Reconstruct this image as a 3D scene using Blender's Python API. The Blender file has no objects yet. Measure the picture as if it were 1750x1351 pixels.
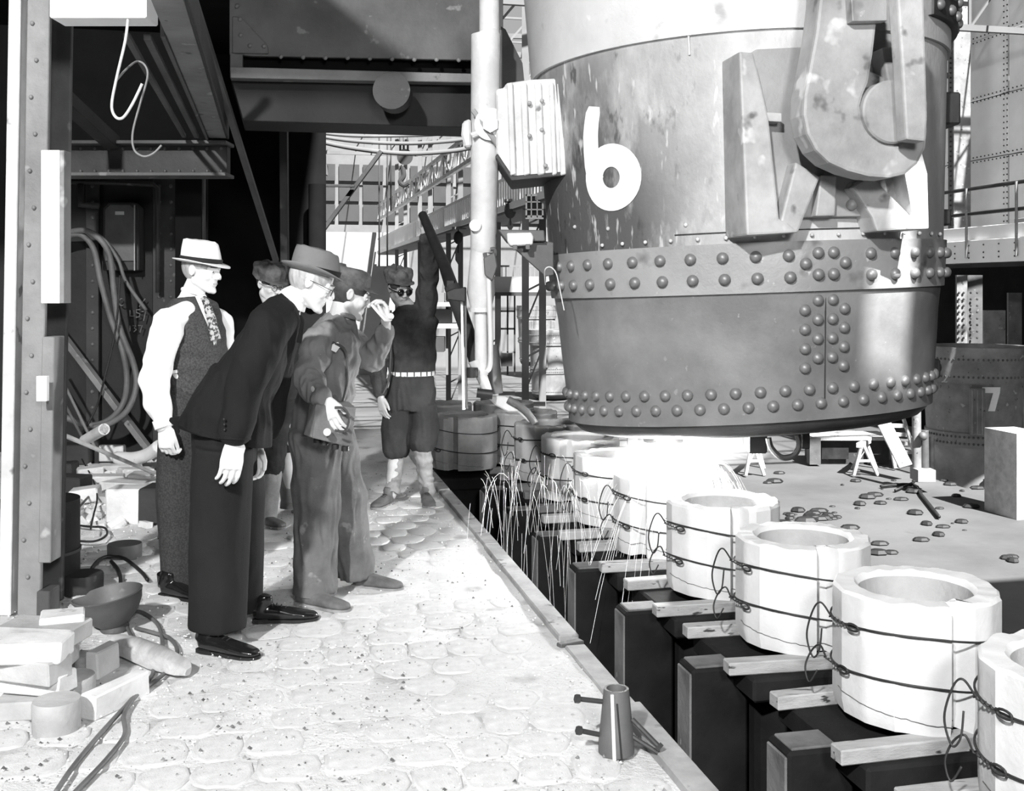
import bpy, bmesh, math, random
from math import sin, cos, pi, radians, sqrt, atan2
from mathutils import Vector, Matrix, Euler, noise, Quaternion
random.seed(7)
V = Vector
S = bpy.context.scene
COL = S.collection

# ------------------------------------------------------------- camera
F = 1860.0            # focal length in pixels of the 1750 px wide frame
HZ = 494.0            # horizon row
H = 1.55              # camera height above the casting platform
cd = bpy.data.cameras.new('camera'); cam = bpy.data.objects.new('camera', cd); COL.objects.link(cam)
cam.location = (0, 0, H); cam.rotation_euler = (pi/2, 0, 0)
cd.sensor_width = 36; cd.lens = 36*F/1750; cd.shift_y = -(675.5-HZ)/1750
cd.clip_end = 400
S.camera = cam

# ------------------------------------------------------------- sky, sun, flash, exposure
w = bpy.data.worlds.new('sky'); S.world = w; w.use_nodes = True
bg = w.node_tree.nodes['Background']; bg.inputs[0].default_value = (.80, .80, .80, 1); bg.inputs[1].default_value = .55
SUN_DIR = V((.24, -.62, .74)).normalized()           # towards the sun
sd = bpy.data.lights.new('sun', 'SUN'); sd.energy = 19.0; sd.angle = radians(.8)
so = bpy.data.objects.new('sun', sd); COL.objects.link(so); so.rotation_euler = SUN_DIR.to_track_quat('Z', 'Y').to_euler()
def spot(name, loc, tgt, watts, size, rad, blend=.5):
    l = bpy.data.lights.new(name, 'SPOT'); l.energy = watts; l.spot_size = radians(size); l.spot_blend = blend; l.shadow_soft_size = rad
    o = bpy.data.objects.new(name, l); COL.objects.link(o); o.location = loc
    o.rotation_euler = (V(tgt)-V(loc)).to_track_quat('-Z', 'Y').to_euler(); return o
spot('flash_lamp', (-3.3, -6.2, 7.4), (.6, 5.6, .8), 9500, 75, .25)
spot('second_flash', (1.2, -2.5, 3.4), (.4, 6, .8), 1300, 100, .5)
S.view_settings.view_transform = 'Standard'; S.view_settings.look = 'None'
S.view_settings.exposure = 0.0; S.view_settings.gamma = 1; S.view_settings.use_curve_mapping = False

# ------------------------------------------------------------- frames
TH = math.atan((875-465)/F)          # the hall runs to the left of the view by this angle
CU, SU = cos(TH), sin(TH)
def T(u, v, z=0.0):                  # hall frame: u across, v along
    return V((u*CU - v*SU, u*SU + v*CU, z))
RT = Matrix.Rotation(TH, 3, 'Z')
def P(px, py, d):                    # a point seen at px, py standing d metres away
    return V(((px-875)/F*d, d, H-(py-HZ)/F*d))
def G(px, py, z=0.0):                # a point at height z seen at px, py
    d = (H-z)*F/(py-HZ); return V(((px-875)/F*d, d, z))

# ------------------------------------------------------------- objects
def tag(o, label=None, cat=None, group=None, kind=None):
    if label: o['label'] = label
    if cat: o['category'] = cat
    if group: o['group'] = group
    if kind: o['kind'] = kind
    return o
def empty(name, loc, label=None, cat=None, group=None, rz=0, kind=None):
    o = bpy.data.objects.new(name, None); COL.objects.link(o); o.empty_display_size = .1
    o.location = loc; o.rotation_euler = (0, 0, rz); return tag(o, label, cat, group, kind)
def adopt(o, parent):
    if parent is not None:
        M_ = Matrix.Translation(V(parent.location)) @ Euler(parent.rotation_euler).to_matrix().to_4x4() if parent.parent is None else \
             (Matrix.Translation(V(parent.parent.location)) @ Euler(parent.parent.rotation_euler).to_matrix().to_4x4())
        if parent.parent is None or parent.type == 'MESH' and parent.parent is None:
            o.parent = parent; o.matrix_parent_inverse = M_.inverted()
        else:                       # the sub-parts: the part above has an identity basis
            o.parent = parent
    return o
def kids(o): return [c for c in bpy.data.objects if c.parent == o]
def rep(o, p):
    c = o.copy(); COL.objects.link(c); inv = o.matrix_parent_inverse.copy()
    if p is not None: c.parent = p; c.matrix_parent_inverse = inv
    return c
def copy_tree(o, loc=None, rz=None, label=None):
    c = rep(o, None)
    if loc is not None: c.location = loc
    if rz is not None: c.rotation_euler = (0, 0, rz)
    if label: c['label'] = label
    for ch in o.children:
        d = rep(ch, c)
        for g in ch.children: rep(g, d)
    return c

# ------------------------------------------------------------- mesh builder
def frame(t, ref=None):
    t = t.normalized()
    if ref is None: ref = V((0, 0, 1)) if abs(t.z) < .9 else V((1, 0, 0))
    a = ref - t*ref.dot(t)
    if a.length < 1e-5:
        ref = V((0, 1, 0)) if abs(t.y) < .9 else V((1, 0, 0)); a = ref - t*ref.dot(t)
    a.normalize(); return a, t.cross(a)
TMP = bpy.data.scenes.new('workshop')
class MB:
    def __init__(s): s.v = []; s.f = []
    def add(s, vs, fs):
        n = len(s.v); s.v += [V(p) for p in vs]; s.f += [tuple(i+n for i in f) for f in fs]; return s
    def box(s, c, size, rz=0, R=None):
        hx, hy, hz = size[0]/2, size[1]/2, size[2]/2
        R = R or Matrix.Rotation(rz, 3, 'Z'); c = V(c)
        vs = [c + R @ V((x*hx, y*hy, z*hz)) for z in (-1, 1) for y in (-1, 1) for x in (-1, 1)]
        return s.add(vs, [(0,2,3,1),(4,5,7,6),(0,1,5,4),(2,6,7,3),(0,4,6,2),(1,3,7,5)])
    def bar(s, p0, p1, w, h, ref=None):      # rectangular bar between two points; w across, h along ref
        p0 = V(p0); p1 = V(p1); a, b = frame(p1-p0, ref); a = a*(h/2); b = b*(w/2)
        vs = [p + x*b + y*a for p in (p0, p1) for x, y in ((-1,-1),(1,-1),(1,1),(-1,1))]
        return s.add(vs, [(3,2,1,0),(4,5,6,7),(0,1,5,4),(1,2,6,5),(2,3,7,6),(3,0,4,7)])
    def tube(s, pts, r, n=8, caps=True, closed=False):
        pts = [V(p) for p in pts]; m = len(pts); rs = r if isinstance(r, (list, tuple)) else [r]*m
        prev = None; vs = []
        for i, p in enumerate(pts):
            if closed: t = pts[(i+1) % m]-pts[i-1]
            else: t = pts[min(i+1, m-1)]-pts[max(i-1, 0)]
            if t.length < 1e-9: t = V((0,0,1))
            a, b = frame(t, prev); prev = a
            for k in range(n):
                an = 2*pi*k/n; vs.append(p+(a*cos(an)+b*sin(an))*rs[i])
        fs = []
        for i in range(m if closed else m-1):
            j = (i+1) % m
            for k in range(n): fs.append((i*n+k, i*n+(k+1) % n, j*n+(k+1) % n, j*n+k))
        if caps and not closed: fs += [tuple(range(n))[::-1], tuple((m-1)*n+k for k in range(n))]
        return s.add(vs, fs)
    def lathe(s, prof, n=32, c=(0,0,0), R=None, cap0=False, cap1=False, a0=0, a1=2*pi):
        c = V(c); R = R or Matrix.Identity(3); full = abs(a1-a0-2*pi) < 1e-6; k = n if full else n+1; vs = []
        for (r, z) in prof:
            for i in range(k):
                an = a0+(a1-a0)*i/n; vs.append(c + R @ V((r*cos(an), r*sin(an), z)))
        fs = []
        for j in range(len(prof)-1):
            for i in range(n):
                i2 = (i+1) % k; fs.append((j*k+i, j*k+i2, (j+1)*k+i2, (j+1)*k+i))
        if cap0: fs.append(tuple(range(k))[::-1])
        if cap1: fs.append(tuple((len(prof)-1)*k+i for i in range(k)))
        return s.add(vs, fs)
    def ball(s, c, r, n=12, m=8, R=None):
        r = V((r, r, r)) if isinstance(r, (int, float)) else V(r); R = R or Matrix.Identity(3); c = V(c)
        vs = [c + R @ V((0, 0, -r.z))]
        for j in range(1, m):
            ph = -pi/2+pi*j/m
            for i in range(n):
                an = 2*pi*i/n; vs.append(c + R @ V((r.x*cos(ph)*cos(an), r.y*cos(ph)*sin(an), r.z*sin(ph))))
        vs.append(c + R @ V((0, 0, r.z))); fs = []
        for i in range(n): fs.append((0, 1+(i+1) % n, 1+i))
        for j in range(m-2):
            for i in range(n): fs.append((1+j*n+i, 1+j*n+(i+1) % n, 1+(j+1)*n+(i+1) % n, 1+(j+1)*n+i))
        L = len(vs)-1
        for i in range(n): fs.append((L, 1+(m-2)*n+i, 1+(m-2)*n+(i+1) % n))
        return s.add(vs, fs)
    def cone(s, p0, r0, p1, r1, n=12):       # rounded cone between two balls
        p0 = V(p0); p1 = V(p1); d = p1-p0; L = d.length
        if L < 1e-6: return s.ball(p0, r0)
        t = d/L; pts = []; rs = []
        for k in (-.98, -.7, -.35): pts.append(p0+t*r0*k); rs.append(r0*sqrt(max(0, 1-k*k)))
        pts.append(p0); rs.append(r0); pts.append(p1); rs.append(r1)
        for k in (.35, .7, .98): pts.append(p1+t*r1*k); rs.append(r1*sqrt(max(0, 1-k*k)))
        return s.tube(pts, rs, n)
    def prism(s, poly, O, X, Y, Z):          # poly in the X, Y plane at O, extruded along Z (vector)
        O = V(O); X = V(X); Y = V(Y); Z = V(Z); n = len(poly)
        vs = [O+X*p[0]+Y*p[1] for p in poly]+[O+X*p[0]+Y*p[1]+Z for p in poly]
        fs = [tuple(range(n))[::-1], tuple(range(n, 2*n))]+[(i, (i+1) % n, (i+1) % n+n, i+n) for i in range(n)]
        return s.add(vs, fs)
    def loft(s, rings, n=20, ref=V((1,0,0)), sq=2.0):
        # rings: (centre, half-width along ref, half-depth across) ; closed ends
        pts = [V(r[0]) for r in rings]; m = len(pts); vs = []
        for i, rg in enumerate(rings):
            t = pts[min(i+1, m-1)]-pts[max(i-1, 0)]; a, b = frame(t, ref)
            for k in range(n):
                an = 2*pi*k/n; c_, s_ = cos(an), sin(an)
                cx = math.copysign(abs(c_)**(2/sq), c_); sy = math.copysign(abs(s_)**(2/sq), s_)
                vs.append(pts[i]+a*(rg[1]*cx)+b*(rg[2]*sy))
        fs = []
        for i in range(m-1):
            for k in range(n): fs.append((i*n+k, i*n+(k+1) % n, (i+1)*n+(k+1) % n, (i+1)*n+k))
        fs += [tuple(range(n))[::-1], tuple((m-1)*n+k for k in range(n))]
        return s.add(vs, fs)
    def build(s, name, mat, parent=None, smooth=False, bevel=0, seg=1, label=None, kind=None, sharp=40, fix=True):
        me = bpy.data.meshes.new(name)
        me.from_pydata([tuple(p) for p in s.v], [], s.f)
        if bevel or fix:
            bm = bmesh.new(); bm.from_mesh(me)
            if fix: bmesh.ops.recalc_face_normals(bm, faces=bm.faces)
            if bevel:
                ed = [e for e in bm.edges if len(e.link_faces) == 2 and e.calc_face_angle(0) > .5]
                bmesh.ops.bevel(bm, geom=ed, offset=bevel, segments=seg, affect='EDGES', profile=.6)
            bm.to_mesh(me); bm.free()
        if smooth:
            me.polygons.foreach_set('use_smooth', [True]*len(me.polygons))
            if sharp: me.set_sharp_from_angle(angle=radians(sharp))
        me.materials.append(mat)
        o = bpy.data.objects.new(name, me); COL.objects.link(o)
        adopt(o, parent)
        if label: o['label'] = label
        if kind: o['kind'] = kind
        return o
    def blob(s, name, mat, parent=None, voxel=.006, smooth=2, disp=None, label=None, flat_below=None):
        # one continuous skin grown over every shape in the builder
        me = bpy.data.meshes.new(name); me.from_pydata([tuple(p) for p in s.v], [], s.f)
        bm = bmesh.new(); bm.from_mesh(me); bmesh.ops.recalc_face_normals(bm, faces=bm.faces); bm.to_mesh(me); bm.free()
        o = bpy.data.objects.new(name, me); TMP.collection.objects.link(o)
        r = o.modifiers.new('r', 'REMESH'); r.mode = 'VOXEL'; r.voxel_size = voxel; r.use_smooth_shade = True
        if smooth:
            q = o.modifiers.new('s', 'SMOOTH'); q.factor = .5; q.iterations = smooth
        vl = TMP.view_layers[0]; vl.update(); dg = vl.depsgraph
        ev = o.evaluated_get(dg); nm = bpy.data.meshes.new_from_object(ev)
        o.modifiers.clear(); o.data = nm; TMP.collection.objects.unlink(o); COL.objects.link(o); bpy.data.meshes.remove(me); nm.name = name
        if disp or flat_below is not None:
            cs = [v.co.copy() for v in nm.vertices]; ns = [n.vector.copy() for n in nm.vertex_normals]; out = []
            for c_, n_ in zip(cs, ns):
                if disp:
                    d = disp(c_, n_); c_ = c_+n_*d if isinstance(d, (int, float)) else d
                if flat_below is not None and c_.z < flat_below: c_.z = flat_below
                out.extend(c_)
            nm.vertices.foreach_set('co', out); nm.update()
        nm.materials.clear(); nm.materials.append(mat)
        nm.polygons.foreach_set('use_smooth', [True]*len(nm.polygons))
        adopt(o, parent)
        if label: o['label'] = label
        return o
def put(mesh_ob, name, M4, parent):          # another piece sharing a mesh
    o = bpy.data.objects.new(name, mesh_ob.data if hasattr(mesh_ob, 'data') else mesh_ob); COL.objects.link(o)
    adopt(o, parent); o.matrix_basis = M4; return o
def curve_pts(pts, n=8):                     # smooth path through points
    pts = [V(p) for p in pts]; out = []
    for i in range(len(pts)-1):
        p0 = pts[max(i-1, 0)]; p1 = pts[i]; p2 = pts[i+1]; p3 = pts[min(i+2, len(pts)-1)]
        for k in range(n):
            t = k/n; out.append(.5*((2*p1)+(p2-p0)*t+(2*p0-5*p1+4*p2-p3)*t*t+(3*p1-p0-3*p2+p3)*t**3))
    out.append(pts[-1]); return out

# ------------------------------------------------------------- materials
MT = {}
def mat(name, c1, c2=None, scale=3, rough=.7, metal=0, bump=0, bscale=None, detail=6, lo=.35, hi=.65, stretch=(1,1,1),
        spots=None, spec=.5, emit=None, weave=0, rvar=0):
    m = bpy.data.materials.new(name); m.use_nodes = True; nt = m.node_tree; N = nt.nodes; Lk = nt.links
    b = N['Principled BSDF']; b.inputs['Roughness'].default_value = rough; b.inputs['Metallic'].default_value = metal
    b.inputs['Specular IOR Level'].default_value = spec
    g = lambda c: (c, c, c, 1)
    tc = N.new('ShaderNodeTexCoord'); mp = N.new('ShaderNodeMapping'); Lk.new(tc.outputs['Object'], mp.inputs[0]); mp.inputs['Scale'].default_value = stretch
    def nz(sc, dt=detail, rg=.6):
        n = N.new('ShaderNodeTexNoise'); n.inputs['Scale'].default_value = sc; n.inputs['Detail'].default_value = dt; n.inputs['Roughness'].default_value = rg
        Lk.new(mp.outputs[0], n.inputs['Vector']); return n
    def ramp(src, a, bb, ca, cb):
        r = N.new('ShaderNodeValToRGB'); r.color_ramp.elements[0].position = a; r.color_ramp.elements[1].position = bb
        r.color_ramp.elements[0].color = g(ca); r.color_ramp.elements[1].color = g(cb); Lk.new(src, r.inputs[0]); return r
    if c2 is None: c2 = c1
    r = ramp(nz(scale).outputs['Fac'], lo, hi, c1, c2); col = r.outputs[0]
    if spots:                                # (value, scale, threshold, width)
        for (sv, ss, st, sw) in (spots if isinstance(spots[0], (list, tuple)) else [spots]):
            rr = ramp(nz(ss, 3, .5).outputs['Fac'], st, st+sw, 0, 1)
            mx = N.new('ShaderNodeMix'); mx.data_type = 'RGBA'; Lk.new(rr.outputs[0], mx.inputs['Factor']); Lk.new(col, mx.inputs['A']); mx.inputs['B'].default_value = g(sv); col = mx.outputs['Result']
    if weave:
        wv = N.new('ShaderNodeTexWave'); wv.inputs['Scale'].default_value = weave; wv.inputs['Distortion'].default_value = 1.5; wv.bands_direction = 'Z'
        Lk.new(tc.outputs['Object'], wv.inputs[0])
        wr = ramp(wv.outputs['Fac'], .2, .8, .82, 1.12); mm = N.new('ShaderNodeMix'); mm.data_type = 'RGBA'; mm.blend_type = 'MULTIPLY'; mm.inputs['Factor'].default_value = 1
        Lk.new(col, mm.inputs['A']); Lk.new(wr.outputs[0], mm.inputs['B']); col = mm.outputs['Result']
    Lk.new(col, b.inputs['Base Color'])
    if rvar:
        rr = N.new('ShaderNodeMapRange'); rr.inputs['To Min'].default_value = max(.05, rough-rvar); rr.inputs['To Max'].default_value = min(1, rough+rvar)
        Lk.new(nz(scale*2.3).outputs['Fac'], rr.inputs['Value']); Lk.new(rr.outputs[0], b.inputs['Roughness'])
    if bump:
        bp = N.new('ShaderNodeBump'); bp.inputs['Strength'].default_value = bump; bp.inputs['Distance'].default_value = .01
        Lk.new(nz(bscale or scale*6, 8, .65).outputs['Fac'], bp.inputs['Height']); Lk.new(bp.outputs[0], b.inputs['Normal'])
    if emit is not None:
        b.inputs['Emission Color'].default_value = (1, 1, 1, 1); b.inputs['Emission Strength'].default_value = emit
    MT[name] = m; return m
mat('sand', .84, .62, 1.6, .95, bump=1.0, bscale=45, spots=[(.40, 70, .66, .03), (.42, 4, .57, .14)], spec=.2)
mat('cobble', .62, .76, 3, .85, bump=.5, bscale=30, spots=[(.42, 9, .66, .1)], spec=.25)
mat('grit', .05, .25, 9, .9)
mat('kerb', .40, .24, 5, .8, bump=.5, bscale=30, spots=(.10, 9, .62, .08))
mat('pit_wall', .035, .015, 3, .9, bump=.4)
mat('dirt', 0.13, 0.085, .35, .95, bump=.8, bscale=6, spots=[(.10, 1.3, .66, .06)], spec=.2)
mat('shell_steel', .42, .30, 1.6, .50, .25, bump=.25, bscale=40, spots=[(.13, 4.5, .60, .12), (.55, 12, .70, .04)], rvar=.12)
mat('shell_worn', .72, .55, 1.3, .55, .15, bump=.3, bscale=30, spots=[(.30, 3.5, .62, .1), (.78, 9, .68, .05)], rvar=.1)
mat('streaked', .36, .17, 2.0, .65, .1, bump=.35, bscale=25, stretch=(1.6, 1.6, .35), spots=[(.72, 6, .66, .03), (.07, 5, .60, .08)])
mat('bowl_steel', .30, .17, 1.8, .42, .15, bump=.18, bscale=50, spots=[(.30, 22, .70, .04)], rvar=.1)
mat('rivet', .24, .15, 8, .45, .3)
mat('bottom_steel', .10, .06, 3, .5, .3, bump=.2)
mat('cast_light', .74, .48, 4, .65, .1, bump=.35, bscale=18, spots=[(.82, 6, .62, .07), (.18, 7, .66, .06)])
mat('forging', .46, .28, 3, .6, .1, bump=.35, bscale=18, spots=[(.66, 5, .62, .07), (.15, 6, .66, .06)])
mat('cast_bracket', .54, .30, 3.2, .65, .1, bump=.4, bscale=16, spots=[(.75, 5, .63, .07), (.14, 6, .64, .08)])
mat('furnace_plate', .92, .76, .5, .8)
mat('number_paint', .95, .88, 8, .6, spec=.3)
mat('plaster', .74, .64, 5, .9, bump=.3, bscale=22, spots=[(.70, 11, .70, .05)], spec=.2)
mat('plaster_in', 0.46, 0.36, 6, .95, bump=.5, bscale=30, spec=.2)  # dirtier used bore, darkened further for its inner shading
mat('plaster_far', .50, .34, 5, .9, bump=.3, spec=.2)  # darker plaster copy: shade on the far hot tops put into the colour
mat('wire', .02, .05, 10, .6, .3)
mat('soot_iron', .018, .006, 2.0, .85, bump=.5, bscale=12, spots=[(.07, 3.5, .64, .08)], spec=.2)
mat('lit_lug_dim_wood', .22, .07, 3.0, .8, bump=.6, bscale=14, spots=[(.45, 6, .66, .05)])  # light and shade in the colour: lit lug faces, dimmed far timbers
mat('wood_pale', 0.46, 0.32, 4, .85, bump=.4, stretch=(1, 6, 6), spots=[(.05, 7, .64, .05)])
mat('wood_grey', .55, .38, 4, .85, bump=.4, stretch=(6, 1, 6))
mat('brick_fire', .82, .62, 5, .9, bump=.5, bscale=30, spots=[(.35, 9, .68, .06)], spec=.2)
mat('brick_grey', .50, .36, 5, .9, bump=.5, bscale=30, spec=.2)
mat('black_iron', .012, .03, 4, .55, .3, bump=.2)
mat('dark_steel', .05, .028, 2.5, .6, .2, bump=.3, bscale=20, spots=[(.10, 8, .68, .05)])
mat('mid_steel', 0.13, 0.075, 2.5, .6, .2, bump=.3, bscale=20, spots=[(.22, 7, .66, .05)])
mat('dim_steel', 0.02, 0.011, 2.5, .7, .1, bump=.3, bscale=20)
mat('void', .006, .010, 2, .95, spec=.1)  # near-black: darkness of unlit depths put into the colour
mat('column_steel', .27, .17, 3, .6, .15, bump=.35, bscale=25, spots=[(.40, 6, .66, .06), (.07, 8, .68, .04)])
mat('white_board', .90, .80, 4, .7, spots=[(.5, 9, .70, .05)])
mat('pale_pipe', .68, .50, 4, .6, .05, bump=.3, bscale=25, spots=[(.20, 8, .66, .04)])
mat('hose', .16, .09, 5, .6)
mat('far_pale', 0.24, 0.2, .4, .9)
mat('far_mid', 0.17, 0.12, .5, .9)
mat('far_dark', 0.05, 0.03, .6, .9)
mat('far_white', 0.28, 0.23, .6, .9)
mat('glass_far', 0.06, 0.05, 1, .3)
mat('skin', .80, .74, 9, .55, bump=.12, bscale=60, spec=.35)
mat('skin_tan', .62, .54, 9, .55, bump=.12, bscale=60, spec=.35)
mat('skin_dark', .50, .40, 9, .55, bump=.12, bscale=60, spec=.4)
mat('hair', .50, .30, 60, .6, stretch=(1,1,.3))
mat('hair_dark', .03, .05, 60, .6)
mat('eye', .85, spec=.6, rough=.2); mat('iris', .02, rough=.2); mat('brow', .10); mat('lip', .35, rough=.5); mat('lip_dark', .12, rough=.5)
mat('suit', .011, .007, 3, .85, bump=.3, bscale=160, spec=.25, weave=0)
mat('suit_trousers', .015, .010, 3, .85, bump=.3, bscale=160, spec=.25)
mat('tweed', 0.078, 0.042, 120, .9, bump=.4, bscale=150, spec=.2, lo=.40, hi=.60)
mat('tweed_dark', 0.055, 0.032, 120, .9, bump=.4, bscale=150, spec=.2, lo=.42, hi=.58)
mat('shirt_white', .88, .84, 4, .85, bump=.15, bscale=60, spec=.2)
mat('work_shirt', .26, .17, 5, .9, bump=.3, bscale=90, spec=.2, spots=[(.30, 7, .68, .06)])
mat('work_trousers', .17, .105, 6, .9, bump=.3, bscale=90, spec=.2, spots=[(.28, 9, .66, .06)])
mat('sweater', .060, .035, 12, .95, bump=.5, bscale=70, spec=.15, weave=0)
mat('knickers', .045, .026, 6, .95, bump=.4, bscale=60, spec=.15)
mat('legging', .30, .18, 8, .9, bump=.4, bscale=40, spec=.2)
mat('cap_cloth', .15, .05, 14, .9, bump=.5, bscale=60, spec=.2)
mat('hat_light', .86, .80, 5, .9, bump=.1, bscale=90, spec=.1)
mat('hat_grey', .20, .15, 5, .9, bump=.15, bscale=90, spec=.15)
mat('hat_band', .01, .012, 5, .8)
mat('shoe_black', .008, .012, 8, .16, spec=.7)
mat('shoe_dusty', 0.15, 0.07, 10, .8, bump=.4, bscale=50)
mat('sole', .30, .16, 10, .9)
mat('belt', .80, .70, 8, .5)
mat('leather', .20, .12, 9, .6, bump=.3, bscale=50)
mat('leather_dark', .05, .03, 9, .55, bump=.3, bscale=50)
mat('tie', 0.42, 0.03, 70, .6, lo=.47, hi=.53)
mat('goggle', .006, rough=.08, spec=.8)
mat('rim_metal', .5, rough=.3, metal=.8)
mat('melt', 1, emit=22); mat('spark', 1, emit=.9); mat('ember', 1, emit=9)
mat('lamp_glow', 1, emit=2.2)

# ladle side: pale worn steel, slag-streaked dark towards its left
def side_mat():
    m = bpy.data.materials.new('side_streaked'); m.use_nodes = True; nt = m.node_tree; N = nt.nodes; L = nt.links; b = N['Principled BSDF']
    b.inputs['Roughness'].default_value = .55; b.inputs['Metallic'].default_value = .1
    tc = N.new('ShaderNodeTexCoord'); sp = N.new('ShaderNodeSeparateXYZ'); L.new(tc.outputs['Object'], sp.inputs[0])
    def noi(sc, st, det=6):
        mp = N.new('ShaderNodeMapping'); mp.inputs['Scale'].default_value = st; L.new(tc.outputs['Object'], mp.inputs[0])
        n = N.new('ShaderNodeTexNoise'); n.inputs['Scale'].default_value = sc; n.inputs['Detail'].default_value = det; n.inputs['Roughness'].default_value = .62; L.new(mp.outputs[0], n.inputs[0]); return n.outputs['Fac']
    def mr(src, a, bb, c, d):
        r = N.new('ShaderNodeMapRange'); L.new(src, r.inputs[0])
        for i, v in zip((1, 2, 3, 4), (a, bb, c, d)): r.inputs[i].default_value = v
        return r.outputs[0]
    def mth(op, x, y):
        r = N.new('ShaderNodeMath'); r.operation = op; r.use_clamp = True
        for i, v in ((0, x), (1, y)):
            if isinstance(v, (int, float)): r.inputs[i].default_value = v
            else: L.new(v, r.inputs[i])
        return r.outputs[0]
    def mix(f, c1, c2):
        r = N.new('ShaderNodeMix'); r.data_type = 'RGBA'; L.new(f, r.inputs['Factor'])
        for k, v in (('A', c1), ('B', c2)):
            if isinstance(v, (int, float)): r.inputs[k].default_value = (v, v, v, 1)
            else: L.new(v, r.inputs[k])
        return r.outputs['Result']
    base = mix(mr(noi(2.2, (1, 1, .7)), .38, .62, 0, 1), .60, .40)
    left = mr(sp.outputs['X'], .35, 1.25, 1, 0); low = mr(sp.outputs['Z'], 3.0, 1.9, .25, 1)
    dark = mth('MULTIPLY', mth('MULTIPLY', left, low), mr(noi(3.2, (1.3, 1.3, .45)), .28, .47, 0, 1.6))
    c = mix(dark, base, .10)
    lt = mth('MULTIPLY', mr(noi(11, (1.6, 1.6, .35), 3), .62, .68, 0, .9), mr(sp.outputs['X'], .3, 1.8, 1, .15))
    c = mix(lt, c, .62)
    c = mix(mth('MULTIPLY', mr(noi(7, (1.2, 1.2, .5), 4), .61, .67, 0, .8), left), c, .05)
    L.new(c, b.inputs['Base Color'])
    bp = N.new('ShaderNodeBump'); bp.inputs['Strength'].default_value = .35; bp.inputs['Distance'].default_value = .01; L.new(noi(28, (1, 1, .6), 8), bp.inputs['Height']); L.new(bp.outputs[0], b.inputs['Normal'])
    MT['side_streaked'] = m
side_mat()
# ============================================================= the setting
UE = 1.33                                    # platform edge in the hall frame
PIT = -3.0
def slab(name, u0, u1, v0, v1, z0, z1, m, kind='structure', parent=None, bevel=0, rz=None):
    mb = MB(); mb.box(T((u0+u1)/2, (v0+v1)/2, (z0+z1)/2), (u1-u0, v1-v0, z1-z0), R=RT)
    return mb.build(name, m, parent, bevel=bevel, kind=kind)

# casting platform: sand bed with stones showing through
fl = MB(); NU, NV = 110, 190; u0, u1, v0, v1 = -5.2, UE-.085, 1.6, 12.2
for j in range(NV+1):
    for i in range(NU+1):
        u = u0+(u1-u0)*i/NU; v = v0+(v1-v0)*j/NV
        h = .012*noise.noise(V((u*1.3, v*1.3, 0))) + .007*noise.noise(V((u*5, v*5, 3)))
        if u < -1.2: h += .02*max(0, min(1, (-1.2-u)))*(.5+noise.noise(V((u*2.5, v*2.5, 9))))
        fl.v.append(T(u, v, h))
for j in range(NV):
    for i in range(NU):
        a = j*(NU+1)+i; fl.f.append((a, a+1, a+NU+2, a+NU+1))
floor = fl.build('floor', MT['sand'], smooth=True, sharp=0, kind='structure')
slab('floor_slab', -5.2, UE-.09, 1.6, 12.2, -.5, -.06, MT['dirt'])
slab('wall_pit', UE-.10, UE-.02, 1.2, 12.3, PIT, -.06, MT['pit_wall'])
WU0, WU1, WV0, WV1 = 15.5, 18.6, 21.9, 26.2             # floor well of the ladle marked 7
for (a, b, c, d_) in ((UE-.02, WU0, -14, 60), (WU1, 21, -14, 60), (WU0, WU1, -14, WV0), (WU0, WU1, WV1, 60)):
    slab('floor_pit', a, b, c, d_, PIT-.2, PIT, MT['dirt'])
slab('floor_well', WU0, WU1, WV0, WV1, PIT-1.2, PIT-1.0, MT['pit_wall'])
slab('floor_far', .5, UE+.4, 12.3, 60, PIT-.2, -1.6, MT['far_mid'])

# cobbles: setts in courses across the platform, some buried
rows = []
v = 2.7; row = 0
while v < 8.3:
    dv = .17+.05*random.random(); u = UE-.12-.1*(row % 2)
    while u > -2.6:
        du = .15+.07*random.random()
        if random.random() < .86: rows.append((v, u, du, dv))
        u -= du+.012
    v += dv+.012; row += 1
rows.sort(key=lambda r: r[0])
protos = []
for k in range(8):
    mb = MB(); n = 10; rr = [1+random.uniform(-.12, .12) for _ in range(n)]
    ring = lambda s, z: [V((math.copysign(abs(cos(2*pi*i/n))**.7, cos(2*pi*i/n))*.5*s*rr[i], math.copysign(abs(sin(2*pi*i/n))**.7, sin(2*pi*i/n))*.5*s*rr[(i+3) % n], z)) for i in range(n)]
    vs = ring(1.03, -.4)+ring(1.0, .55)+ring(.86, .93)+[V((0, 0, 1))]
    mb.v = vs; mb.f = [(i, (i+1) % n, n+(i+1) % n, n+i) for i in range(n)]+[(n+i, n+(i+1) % n, 2*n+(i+1) % n, 2*n+i) for i in range(n)]+[(2*n+i, 2*n+(i+1) % n, 3*n) for i in range(n)]
    me = bpy.data.meshes.new('cobblestone'); me.from_pydata([tuple(p) for p in mb.v], [], mb.f)
    me.polygons.foreach_set('use_smooth', [True]*len(me.polygons)); me.materials.append(MT['cobble']); protos.append(me)
rest = MB()
for idx, (v, u, du, dv) in enumerate(rows):
    h = .0085+.004*random.random() + .012*noise.noise(V((u*.9, v*.9, 5)))
    M4 = Matrix.Translation(T(u-du/2, v+dv/2, -.004)) @ Matrix.Rotation(TH+random.uniform(-.06, .06), 4, 'Z') @ Matrix.Diagonal((du, dv, h, 1))
    me = random.choice(protos)
    if idx < 300: put(me, 'cobblestone', M4, floor)
    else: rest.add([M4 @ x.co for x in me.vertices], [tuple(p.vertices) for p in me.polygons])
rest.build('far_cobblestones', MT['cobble'], floor, smooth=True, fix=False, kind='stuff')
g = MB()
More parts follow.
